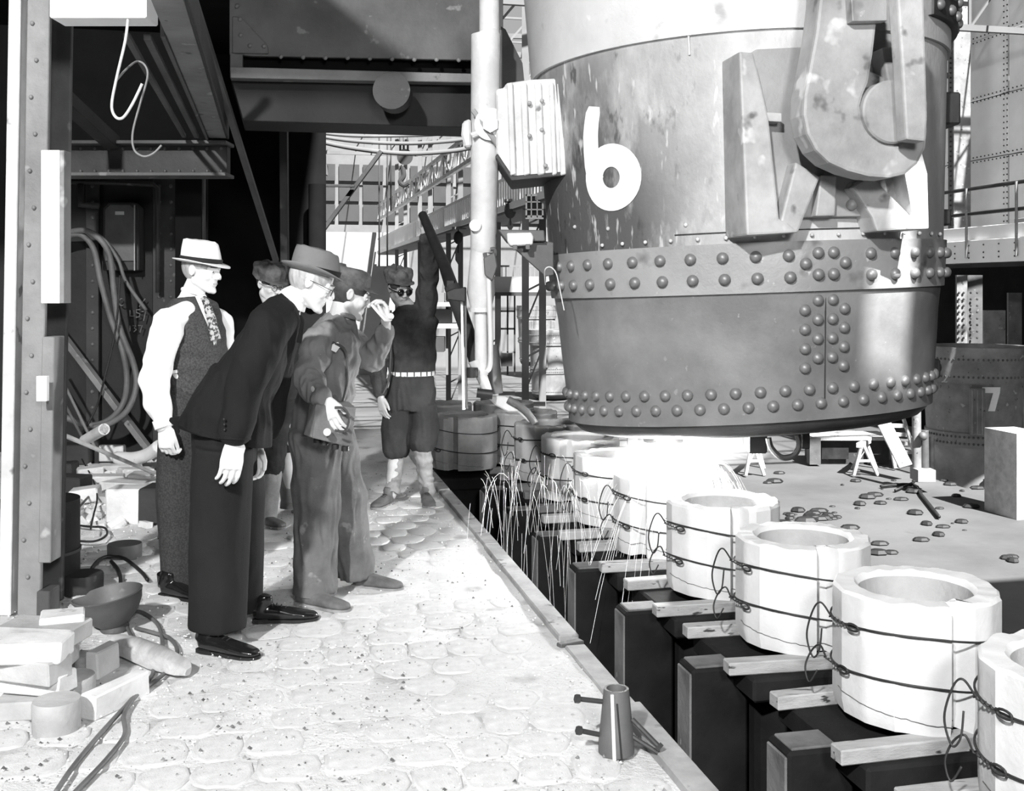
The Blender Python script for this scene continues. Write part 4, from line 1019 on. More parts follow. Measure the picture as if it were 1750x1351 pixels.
# left side fittings: sheet-covered stopper guide and lower bracket
def Q(px, py, d): return P(px, py, d)
def face(name, pts, d, th, m, parent, bevel=.006):
    mb = MB(); mb.prism([(Q(x, y, d).x, Q(x, y, d).z) for x, y in pts], (0, d, 0), (1, 0, 0), (0, 0, 1), (0, th, 0))
    return mb.build(name, MT[m], parent, bevel=bevel)
face('guide_box', [(848, 152), (862, 150), (864, 142), (905, 136), (962, 133), (968, 140), (975, 296), (925, 299), (875, 308), (848, 262)], 6.40, .5, 'cast_light', lad, .01)
for i, (x0, x1) in enumerate(((866, 876), (889, 900), (913, 925), (938, 946), (952, 962))):
    face('guide_rib', [(x0, 142), (x1, 140), (x1+6, 297), (x0+6, 300)], 6.37, .04, 'cast_light', lad, .006)
face('guide_sole', [(846, 268), (874, 309), (975, 299), (975, 292), (876, 300), (850, 262)], 6.38, .55, 'dark_steel', lad, .004)
mb = MB()
for (x, y) in ((926, 172), (926, 222), (932, 283), (905, 176), (905, 232)): mb.ball(Q(x, y, 6.37), .014, 8, 6)
mb.build('guide_bolts', MT['shell_steel'], lad, smooth=True)
face('lower_bracket', [(851, 392), (930, 393), (932, 412), (866, 412)], 6.35, .35, 'mid_steel', lad, .005)
face('bracket_block', [(866, 398), (908, 397), (912, 405), (910, 418), (872, 420), (867, 412)], 6.31, .2, 'shell_worn', lad, .006)
face('bracket_gusset', [(872, 418), (932, 412), (946, 414), (946, 470), (932, 472)], 6.40, .10, 'mid_steel', lad, .004)
face('bracket_bolt', [(876, 418), (884, 418), (884, 427), (876, 427)], 6.30, .05, 'mid_steel', lad, .003)
face('bracket_bolt', [(898, 417), (906, 417), (906, 426), (898, 426)], 6.30, .05, 'mid_steel', lad, .003)
mb = MB(); mb.tube(curve_pts([Q(932, 486, 6.2), Q(931, 462, 6.1), Q(940, 456, 6.1), Q(950, 466, 6.1), Q(956, 490, 6.1), Q(964, 530, 6.1)], 6), .0035, 5); mb.build('loose_wire', MT['cast_light'], lad)
# right edge lumps: lifting lugs seen edge-on
for (z0, z1, w_) in ((2.52, 2.72, .12), (1.90, 2.0, .06), (.93, 1.05, .035)):
    mb = MB(); a = D(86); c = LS(a, (z0+z1)/2, .02)
    mb.box(c, (w_*1.5, .25, z1-z0)); mb.ball(c+V((w_*.6, 0, 0)), (.05, .08, .05)); mb.build('side_lug', MT['dark_steel'], lad, bevel=.012)
# pouring nozzle housing underneath and a spare nozzle fitting
nz_ = HT[4]
mb = MB(); mb.lathe([(.13, .70), (.12, .62), (.075, .61), (.055, .58), (.03, .58)], 24, (nz_[0], nz_[1], 0)); mb.build('nozzle', MT['black_iron'], lad, smooth=True)
NB = P(1290, 752, 6.5)
mb = MB(); mb.box((NB.x, 6.5, .66), (.115, .16, .16)); mb.build('slide_block', MT['black_iron'], lad, bevel=.01)
mb = MB(); mb.tube(curve_pts([P(1313, 748, 6.4), P(1318, 765, 6.4), P(1335, 781, 6.4), P(1356, 778, 6.4), P(1366, 760, 6.4), P(1362, 742, 6.4)], 6), .018, 8); mb.build('hanging_eye', MT['mid_steel'], lad, smooth=True)
mb = MB(); mb.box(P(1374, 748, 6.4), (.05, .08, .12)); mb.build('slide_block', MT['black_iron'], lad, bevel=.006)

# ============================================================= stopper rigging and lever
rg = empty('stopper_rigging', P(828, 690, 6.55), 'pale vertical stopper-lifting post with linkages hung left of the ladle', 'rigging')
def tb(name, pts, r, m, parent=rg, n=16, caps=True): 
    mb = MB(); mb.tube(pts, r, n, caps); return mb.build(name, MT[m], parent, smooth=True)
dd = 6.55
tb('guide_post', [P(829, 56, dd), P(830, 60, dd), P(829, 240, dd), P(826, 425, dd), P(826, 432, dd)], [.080, .088, .086, .078, .070], 'pale_pipe', n=28)
tb('upper_rod', [P(836, -40, dd), P(836, 58, dd)], .060, 'pale_pipe')
face('post_back', [(848, 48), (858, 50), (858, 150), (850, 160)], dd, .1, 'mid_steel', rg)
tb('post_foot', [P(823, 425, dd), P(822, 500, dd), P(822, 528, dd)], [.066, .085, .062], 'pale_pipe')
tb('ring_flange', [P(822, 526, dd), P(822, 533, dd)], .068, 'shell_worn')
tb('lower_rod', [P(822, 530, dd), P(823, 640, dd)], .040, 'pale_pipe')
tb('side_rod', curve_pts([P(835, 470, dd-.1), P(836, 500, dd-.1), P(838, 560, dd-.1), P(838, 620, dd-.1), P(832, 634, dd-.1)], 4), .016, 'shell_worn')
tb('hook_eye', curve_pts([P(828, 432, dd-.12), P(834, 448, dd-.12), P(846, 436, dd-.12), P(845, 426, dd-.12), P(838, 426, dd-.12)], 5), .012, 'mid_steel', n=8)
face('clevis', [(826, 440), (846, 430), (850, 455), (842, 480), (828, 470)], dd-.14, .08, 'mid_steel', rg)
tb('clamp_hub', [P(838, 212, dd-.13), P(838, 212, dd+.05)], .095, 'shell_worn', n=24)
tb('clamp_nut', [P(838, 212, dd-.17), P(838, 212, dd-.12)], .05, 'shell_worn', n=6)
tb('clamp_hub', [P(812, 385, dd-.10), P(812, 385, dd+.05)], .035, 'shell_worn', n=18)
tb('tie_bar', [P(808, 188, dd-.12), P(866, 268, dd-.12)], .016, 'shell_steel', n=8)
tb('tie_bar', [P(806, 232, dd-.1), P(880, 200, dd-.1)], .020, 'shell_worn', n=8)
face('clamp_lug', [(790, 208), (804, 202), (806, 250), (794, 252), (788, 230)], dd-.06, .12, 'pale_pipe', rg, .012)
face('linkage_head', [(762, 498), (776, 492), (796, 490), (796, 516), (764, 512)], dd-.08, .10, 'black_iron', rg, .006)
face('rod_plate', [(787, 504), (791, 504), (795, 700), (790, 700)], dd-.02, .03, 'white_board', rg, .001)
face('rod_plate', [(793, 504), (797, 504), (799, 698), (796, 698)], dd-.02, .03, 'mid_steel', rg, .001)
tb('link_arm', [P(812, 615, dd), P(822, 640, dd), P(835, 672, dd)], [.045, .035, .028], 'shell_worn')
tb('link_collar', [P(807, 628, dd-.08), P(807, 645, dd-.08)], .035, 'black_iron')
tb('pivot_pin', [P(815, 671, dd-.1), P(842, 674, dd-.1)], .028, 'black_iron')
tb('back_bar', [P(838, 590, dd+.15), P(846, 672, dd+.15)], .05, 'mid_steel')
face('stopper_tongue', [(834, 680), (842, 676), (866, 678), (880, 688), (900, 700), (915, 716), (912, 724), (904, 722), (886, 704), (868, 704), (846, 692)], dd-.04, .06, 'cast_light', rg, .008)
tb('tongue_pipe', curve_pts([P(868, 682, dd-.06), P(886, 692, dd-.06), P(902, 706, dd-.06), P(914, 723, dd-.06)], 4), .022, 'mid_steel')
lv = empty('stopper_lever', P(722, 370, 7.55), 'long black lever bar held up by the goggled man', 'lever')
mb = MB(); mb.tube([P(722, 366, 7.55), P(760, 455, 7.2), P(772, 490, 7.05)], [.030, .040, .045], 14); mb.build('grip_bar', MT['black_iron'], lv, smooth=True)
mb = MB(); mb.tube([P(772, 490, 7.05), P(800, 570, 6.8), P(814, 622, 6.6)], [.050, .046, .042], 14); mb.build('socket_tube', MT['dark_steel'], lv, smooth=True)
mb = MB(); mb.box(P(770, 496, 7.03), (.06, .05, .14)); mb.build('collar', MT['black_iron'], lv, bevel=.008)
# ============================================================= the men
def basis(f, up=V((0, 0, 1))):
    f = V(f).normalized(); r = f.cross(V(up)).normalized(); u = r.cross(f).normalized()
    return Matrix((r, f, u)).transposed()            # columns: right, forward, up
def folds(seed, amp=.006, fx=9, fz=16):
    def fn(co, n):
        a = noise.noise(V((co.x*fx+seed, co.y*fx, co.z*fz))); b = noise.noise(V((co.x*fx*2.3+seed, co.y*fx*2.3, co.z*fz*.6+co.x*9)))
        return amp*(a*1.2+(.5-abs(b))*1.1-.3)
    return fn
def add_head(mb, C, f, up=(0, 0, 1), neck=None, s=1.0):
    R = basis(f, V(up)); W = lambda x, y, z: V(C)+R @ V((x*s, y*s, z*s))
    Bl = lambda c, r, n=14, m=10: mb.ball(W(*c), V(r)*s, n, m, R)
    Bl((0, -.015, .035), (.077, .097, .088), 20, 14); Bl((0, .030, -.020), (.061, .060, .085), 18, 12)
    for sd in (-1, 1):
        mb.cone(W(sd*.046, .002, -.048), .027*s, W(sd*.014, .066, -.090), .019*s)
        Bl((sd*.038, .058, -.022), (.023, .022, .024)); mb.cone(W(sd*.012, .087, .022), .011*s, W(sd*.044, .070, .020), .010*s)
        Bl((sd*.012, .100, -.027), (.0095, .011, .008)); Bl((sd*.031, .070, .003), (.015, .014, .010))
        # ear: rim and lobe
        ring = [(sd*(.078+.004*cos(t-2.2)), -.010+.013*cos(t), .002+.024*sin(t)) for t in [2*pi*i/14 for i in range(15)]]
        for k in range(14): mb.cone(W(*ring[k]), .0048*s, W(*ring[k+1]), .0048*s, 8)
        Bl((sd*.075, -.010, .001), (.006, .011, .021))
    mb.cone(W(0, .086, .016), .0085*s, W(0, .106, -.016), .0105*s); Bl((0, .106, -.021), (.0125, .011, .009))
    Bl((0, .078, -.094), (.020, .017, .016))
    mb.cone(W(-.016, .083, -.051), .0060*s, W(.016, .083, -.051), .0060*s); mb.cone(W(-.013, .082, -.061), .0062*s, W(.013, .082, -.061), .0062*s)
    Bl((0, .080, -.056), (.026, .010, .020))
    if neck is not None: mb.cone(W(0, -.020, -.060), .054*s, V(neck), .062*s, 16)
    return W, R
def face_bits(par, W, R, s=1.0, lip='lip', hair=True, hm='hair', eyes=True):
    if eyes:
        for sd in (-1, 1):
            mb = MB(); mb.ball(W(sd*.031, .0765, .006), V((.0115, .011, .008))*s, 12, 8, R); e = mb.build('eye', MT['eye'], par, smooth=True)
            mb = MB(); mb.ball(W(sd*.031, .0845, .005), V((.0052, .004, .0052))*s, 10, 6, R); mb.build('iris', MT['iris'], e, smooth=True)
    for sd in (-1, 1):
        mb = MB(); mb.cone(W(sd*.014, .095, .030), .0032*s, W(sd*.046, .079, .028), .0028*s, 6); mb.build('eyebrow', MT['brow'], par, smooth=True)
    mb = MB(); mb.cone(W(-.019, .0875, -.0560), .0024*s, W(.019, .0875, -.0560), .0024*s, 6); mb.build('mouth_line', MT[lip], par, smooth=True)
    if hair:
        mb = MB(); n = 28; rings = []
        for j in range(9):
            z = .055-.0135*j
            for i in range(n+1):
                a = radians(25+310*i/n) ; sx, sy = sin(a), cos(a)
                if j > 3:
                    a = radians(80+200*i/n); sx, sy = sin(a), cos(a)
                k = sqrt(max(0, 1-((z-.035)/.105)**2)); mb.v.append(W(.0795*sx*k, -.015+.0992*sy*k, z))
        for j in range(8):
            for i in range(n): a = j*(n+1)+i; mb.f.append((a, a+1, a+n+2, a+n+1))
        o = mb.build('hair', MT[hm], par, smooth=True)
def add_hand(mb, w_, d, n, s, curl=(.35, .45, .35), sc=1.0, thumb=(.75, .55, .25), spread=.10):
    d = V(d).normalized(); n = (V(n)-d*V(n).dot(d)).normalized(); sv = V(s); sv = (sv-d*sv.dot(d)-n*sv.dot(n)).normalized(); w_ = V(w_)
    mb.loft([(w_-d*.03, .026*sc, .021*sc), (w_, .027*sc, .020*sc), (w_+d*.03*sc, .036*sc, .018*sc), (w_+d*.065*sc, .041*sc, .015*sc), (w_+d*.094*sc, .040*sc, .011*sc)], 16, sv, 2.6)
    for off, ln, r in ((.031, .070, .0090), (.0105, .080, .0094), (-.0105, .074, .0090), (-.031, .058, .0080)):
        p = w_+d*(.088-.1*abs(off-.01)*.6)*sc+sv*off*sc; a = 0; q = (d+sv*off*spread*25*.4).normalized()
        for k, (fr, c_) in enumerate(zip((.44, .30, .26), curl)):
            a += c_; e = q*cos(a)+n*sin(a); p2 = p+e*ln*fr*sc; mb.cone(p, (r-.0006*k)*sc, p2, (r-.0006*(k+1))*sc, 10); p = p2
    b = w_+d*.022*sc+sv*.026*sc+n*.004; m = b+(d*thumb[0]+sv*thumb[1]+n*thumb[2]).normalized()*.045*sc; t = m+(d*(thumb[0]+.35)+sv*thumb[1]*.3+n*(thumb[2]+.15)).normalized()*.036*sc
    mb.cone(b, .016*sc, m, .011*sc, 10); mb.cone(m, .011*sc, t, .0085*sc, 10)
def shoe(par, heel, toe, m='shoe_black', h=.075, w_=.048, laces=True, top=.085):
    heel = V(heel); toe = V(toe); f = (toe-heel); L_ = f.length; f.normalize(); r = f.cross(V((0, 0, 1))).normalized(); up = r.cross(f)
    g = lambda t, z: heel+f*(L_*t)+up*z
    mb = MB(); mb.loft([(g(-.01, .045), .018, .022), (g(.05, .046), .033, .036), (g(.20, .048), .036, .040), (g(.38, .044), .038, .036), (g(.60, .036), .046, .028), (g(.80, .030), .047, .023), (g(.94, .026), .036, .018), (g(1.0, .024), .016, .010)], 20, r, 2.3)
    mb.loft([(g(.10, .05), .036, .055), (g(.14, top+.02), .034, .048), (g(.15, top+.045), .030, .040)], 16, r)
    o = mb.blob('shoe', MT[m], par, voxel=.006, smooth=3)
    mb = MB(); pol = []
    for t, wd in ((-.02, .015), (0, .027), (.08, .033), (.25, .031), (.42, .033), (.62, .046), (.80, .048), (.93, .038), (1.0, .020), (1.02, .004)): pol.append((t, wd))
    pts = [g(t, 0)+r*wd for t, wd in pol]+[g(t, 0)-r*wd for t, wd in pol[::-1]]
    pts = [V((p.x, p.y, max(p.z, .004))) for p in pts]; k = len(pts)
    mb.v = pts+[p+V((0, 0, .013)) for p in pts]; mb.f = [tuple(range(k))[::-1], tuple(range(k, 2*k))]+[(i, (i+1) % k, (i+1) % k+k, i+k) for i in range(k)]
    mb.box(g(.11, .012), (.055, .07, .018), R=Matrix((r, f, up)).transposed())
    mb.build('sole', MT['sole' if m != 'shoe_black' else 'black_iron'], o)
    if laces:
        mb = MB()
        for t in (.36, .43, .50): mb.tube([g(t, .082-(t-.36)*.10)-r*.018, g(t, .086-(t-.36)*.10), g(t, .082-(t-.36)*.10)+r*.018], .0028, 5)
        mb.build('laces', MT['black_iron'], o)
    return o
def limb(mb, pts, rs, n=18):
    for i in range(len(pts)-1): mb.cone(pts[i], rs[i], pts[i+1], rs[i+1], n)
def fedora(par, C, f, up, m='hat_light', s=1.0, brim_w=.062, crown_h=.115, droop=.02, lift=.03, name='fedora_hat', lab=None):
    R = basis(f, V(up)); W = lambda x, y, z: V(C)+R @ V((x*s, y*s, z*s)); n = 48
    def oval(a): return .090*sin(a), .110*cos(a)
    mb = MB(); pr = []
    for t in range(12):                                # crown outside up and over with a centre crease and front pinch
        h = min(1, t/8); k = 1+.01*sin(h*3.0)-.11*h**2
        if t > 8: k = (.89)*(1-((t-8)/3.4)**1.5*.95)
        pr.append((h, k, t))
    for h, k, t in pr:
        for i in range(n):
            a = 2*pi*i/n; x, y = oval(a); fr = max(0, cos(a)); z = crown_h*h*(1+.0*fr)
            kk = k; pin = (1-.16*h*max(0, cos(a-.55))**6-.16*h*max(0, cos(a+.55))**6)
            xx, yy = x*kk*pin, y*kk*pin
            if t > 7:
                cr = math.exp(-(xx/.026)**2); z = crown_h*(1+.10*sqrt(max(0, 1-(abs(xx)/.06)**2))*1.0)-.030*cr*(1-.3*(yy/.1)) - .10*max(0, yy)*.6
                if t == 8: z = crown_h*(1.0)-.08*max(0, yy)
            mb.v.append(W(xx, yy-.010*h, z))
    m_ = len(pr)
    for j in range(m_-1):
        for i in range(n): mb.f.append((j*n+i, j*n+(i+1) % n, (j+1)*n+(i+1) % n, (j+1)*n+i))
    mb.f.append(tuple((m_-1)*n+i for i in range(n)))
    o = mb.build(name, MT[m], par, smooth=True, sharp=0, label=lab)
    mb = MB()                                          # brim with a rolled edge
    for q, (top) in ((0, 1), (1, 1), (2, 1), (3, 1), (3, 0), (2, 0), (1, 0), (0, 0)):
        for i in range(n):
            a = 2*pi*i/n; x, y = oval(a); d = brim_w*q/3; L_ = sqrt(x*x+y*y); xx, yy = x*(1+d/L_), y*(1+d/L_)
            z = (q/3)**1.5*(lift*(sin(a)**2) + lift*.6*max(0, -cos(a)) - droop*max(0, cos(a)))+(.0045 if top else 0)
            mb.v.append(W(xx, yy, z))
    for j in range(8):
        for i in range(n): mb.f.append((j*n+i, j*n+(i+1) % n, ((j+1) % 8)*n+(i+1) % n, ((j+1) % 8)*n+i))
    mb.build('brim', MT[m], o, smooth=True, sharp=0)
    mb = MB()
    for z, k in ((.006, 1.022), (.030, 1.03), (.030, .97), (.006, .97)):
        for i in range(n): a = 2*pi*i/n; x, y = oval(a); mb.v.append(W(x*k, y*k-.004, z))
    for j in range(3):
        for i in range(n): mb.f.append((j*n+i, j*n+(i+1) % n, (j+1)*n+(i+1) % n, (j+1)*n+i))
    mb.build('hat_band', MT['hat_band' if m == 'hat_light' else 'suit_trousers'], o, smooth=True)
    return o
def work_cap(par, C, f, up, s=1.0, m='cap_cloth', peak=.05, floppy=.02, seed=1, hs=1.0):
    R = basis(f, V(up)); W = lambda x, y, z: V(C)+R @ V((x*s, y*s, z*s*(hs if z > 0 else 1))); n = 36; mb = MB()
    for t, (k, z) in enumerate(((1.0, -.005), (1.03, .02), (1.10, .045), (1.12, .07), (1.02, .088), (.7, .098), (.3, .099), (.02, .098))):
        for i in range(n):
            a = 2*pi*i/n; wv = noise.noise(V((cos(a)*2.2+seed, sin(a)*2.2, z*22)))*floppy
            mb.v.append(W((.080*k+wv*(t > 0)*.7)*sin(a), (.101*k+wv*(t > 0)*.7)*cos(a)-.006*t, z+wv*.9*(t > 1)+.012*max(0, -cos(a))*(t > 1)))
    for j in range(7):
        for i in range(n): mb.f.append((j*n+i, j*n+(i+1) % n, (j+1)*n+(i+1) % n, (j+1)*n+i))
    o = mb.build('work_cap', MT[m], par, smooth=True, sharp=0)
    mb = MB(); k = 14
    for layer in (0, .004):
        for q in range(4):
            for i in range(k+1):
                a = radians(-62+124*i/k); x, y = .081*sin(a), .101*cos(a); d = peak*q/3*(cos(a*1.3)**.7 if cos(a*1.3) > 0 else 0)
                mb.v.append(W(x*(1+d*2), y+d, .004+layer-.32*d-8*d*x*x))
    w1 = k+1; tot = 4*w1
    for q in range(3):
        for i in range(k):
            a = q*w1+i; mb.f.append((a, a+1, a+w1+1, a+w1)); b = a+tot; mb.f.append((b, b+w1, b+w1+1, b+1))
    for i in range(k): a = 3*w1+i; mb.f.append((a, a+1, a+1+tot, a+tot))
    mb.build('cap_peak', MT[m], o, smooth=True, sharp=0)
    return o
def glasses(par, W, R, m='black_iron', dark=False, s=1.0):
    mb = MB()
    for sd in (-1, 1):
        c = (sd*.032, .099, .004); rr = .020 if not dark else .023
        mb.tube([W(c[0]+rr*cos(a), c[1]-.10*abs(rr*cos(a)), c[2]+rr*sin(a)) for a in [2*pi*i/20 for i in range(20)]], .0018 if not dark else .004, 6, closed=True)
        mb.tube([W(sd*.052, .097, .008), W(sd*.079, .05, .010), W(sd*.082, -.01, .010)], .0016 if not dark else .004, 5)
    mb.tube([W(-.012, .101, .006), W(0, .106, .010), W(.012, .101, .006)], .0016 if not dark else .003, 5)
    o = mb.build('spectacles' if not dark else 'dark_goggles', MT[m], par, smooth=True)
    if dark:
        for sd in (-1, 1): mb = MB(); mb.ball(W(sd*.032, .096, .004), V((.022, .010, .021)), 16, 8, R); mb.build('goggle_lens', MT['goggle'], o, smooth=True)
def core(mb, neck, chest, waist, hip, r, f, w_=.15):
    mb.loft([(neck, .055, .05), (V(neck).lerp(V(chest), .35), w_*.8, .08), (chest, w_, .09), (waist, .12, .08), (hip, .13, .09)], 16, r)

# ---------- man in the white hat and waistcoat
def man_white_hat():
    d = 5.64; q = lambda x, y, z=0: P(x, y, d+z)
    e = empty('person', G(315, 1005), 'man in white fedora, white shirt and dark waistcoat, standing farthest left', 'person')
    f = V((.86, -.50, 0)); r = V((-.50, -.86, 0))
    neck, chest, waist, hip = q(326, 512), q(328, 565), q(330, 645), q(326, 705)
    mb = MB(); W, R = add_head(mb, q(345, 463), (.95, -.28, -.13), neck=neck)
    core(mb, neck, chest, waist, hip, r, f)
    ns, ne, nw = q(290, 545, -.17), q(263, 645, -.22), q(279, 722, -.26)
    limb(mb, [q(318, 530, -.1), ns, ne, nw], [.05, .055, .042, .028])
    limb(mb, [q(335, 530, .1), q(372, 545, .17), q(380, 645, .2), q(385, 715, .15)], [.05, .05, .04, .028])
    add_hand(mb, q(282, 728, -.26), (.06, 0, -1), (.40, .88, 0), (.88, -.40, 0), curl=(.50, .95, .7), thumb=(.95, .15, .35), sc=1.16)
    add_hand(mb, q(386, 722, .15), (0, 0, -1), (.8, -.5, 0), (.5, .8, 0), curl=(.4, .5, .4))
    limb(mb, [hip+r*.09, q(306, 850, -.08), q(310, 985, -.08)], [.08, .055, .04]); limb(mb, [hip-r*.09, q(342, 850, .10), q(345, 975, .12)], [.08, .055, .04])
    mb.blob('body', MT['skin'], e, voxel=.0045, smooth=2)
    face_bits(e, W, R); fedora(e, W(0, -.008, .040), (.97, -.22, -.12), (.10, -.02, 1), brim_w=.042, crown_h=.115, lift=.010, droop=.012)
    mb = MB(); mb.loft([(q(330, 500), .056, .056), (q(326, 516), .075, .070), (q(326, 540), .150, .095), (q(330, 600), .150, .115), (q(331, 655), .145, .112)], 24, r)
    limb(mb, [q(300, 548, -.14), q(288, 556, -.17), q(264, 645, -.22), q(270, 690, -.24), q(279, 724, -.26)], [.070, .082, .073, .066, .044], 22)
    limb(mb, [q(345, 535, .10), q(372, 553, .17), q(380, 645, .2), q(385, 715, .15)], [.075, .08, .065, .045], 20)
    mb.blob('shirt', MT['shirt_white'], e, voxel=.008, smooth=3, disp=folds(3, .010, 8, 15))
    mb = MB(); mb.tube([q(330+17*sin(t), 499+5*sin(t), .054*cos(t)) for t in [2*pi*i/24 for i in range(24)]], .013, 8, closed=True); mb.build('collar', MT['shirt_white'], e, smooth=True)
    mb = MB(); mb.tube([q(277, 716, -.26), q(281, 730, -.265)], [.049, .047], 18); mb.build('cuff', MT['shirt_white'], e, smooth=True)
    # waistcoat: open neck, armholes cut away from the shoulder
    mb = MB(); mb.loft([(q(324, 508), .092, .078), (q(325, 524), .165, .105), (q(331, 555), .168, .134), (q(336, 600), .168, .150), (q(336, 645), .160, .142), (q(333, 668), .158, .140)], 28, r)
    ws = lambda co, n: 0
    o = mb.blob('waistcoat', MT['tweed'], e, voxel=.008, smooth=2, disp=folds(8, .006, 6, 22))
    mb = MB(); mb.add([q(333, 505, -.12), q(349, 504, -.16), q(371, 572, -.20), q(366, 590, -.205), q(357, 560, -.205)], [(0, 1, 2, 3, 4)]); mb.add([v+V((-.0, .03, 0)) for v in mb.v], [(4, 3, 2, 1, 0)])
    mb.build('shirt_front', MT['shirt_white'], e)
    mb = MB(); mb.loft([(q(347, 508, -.185), .014, .010), (q(352, 516, -.195), .018, .010), (q(361, 545, -.215), .024, .009), (q(369, 580, -.225), .026, .008)], 10, V((1, 0, 0))); mb.build('necktie', MT['tie'], e, smooth=True)
    mb = MB(); mb.bar(q(287, 637, -.15), q(303, 634, -.16), .012, .016); mb.build('back_strap', MT['shirt_white'], e)
    # trousers
    mb = MB(); mb.loft([(q(330, 640), .150, .125), (q(329, 690), .175, .150), (q(328, 725), .170, .150)], 26, r)
    limb(mb, [q(314, 715, -.07), q(306, 850, -.08), q(310, 960, -.08)], [.122, .118, .098], 24); limb(mb, [q(345, 715, .08), q(347, 850, .10), q(350, 950, .12)], [.120, .115, .10], 24)
    mb.loft([(q(309, 900, -.08), .112, .112), (q(311, 1001, -.08), .094, .094)], 24, r); mb.loft([(q(348, 890, .12), .11, .11), (q(350, 985, .12), .094, .094)], 24, r)
    mb.blob('trousers', MT['tweed_dark'], e, voxel=.009, smooth=2, disp=folds(12, .008, 7, 3), flat_below=.035)
    mb = MB(); mb.tube([q(304+0*i, 978+i*20, -.08) for i in (0, 1)], [.103, .098], 24, caps=False); mb.build('trouser_cuff', MT['tweed_dark'], e, smooth=True)
    hx = G(292, 1006); shoe(e, (hx.x, 5.50, .0), (hx.x+.24, 5.40, .0), 'shoe_black', laces=False); shoe(e, (hx.x+.12, 5.78, 0), (hx.x+.37, 5.72, 0), 'shoe_black', laces=False)
man_white_hat()

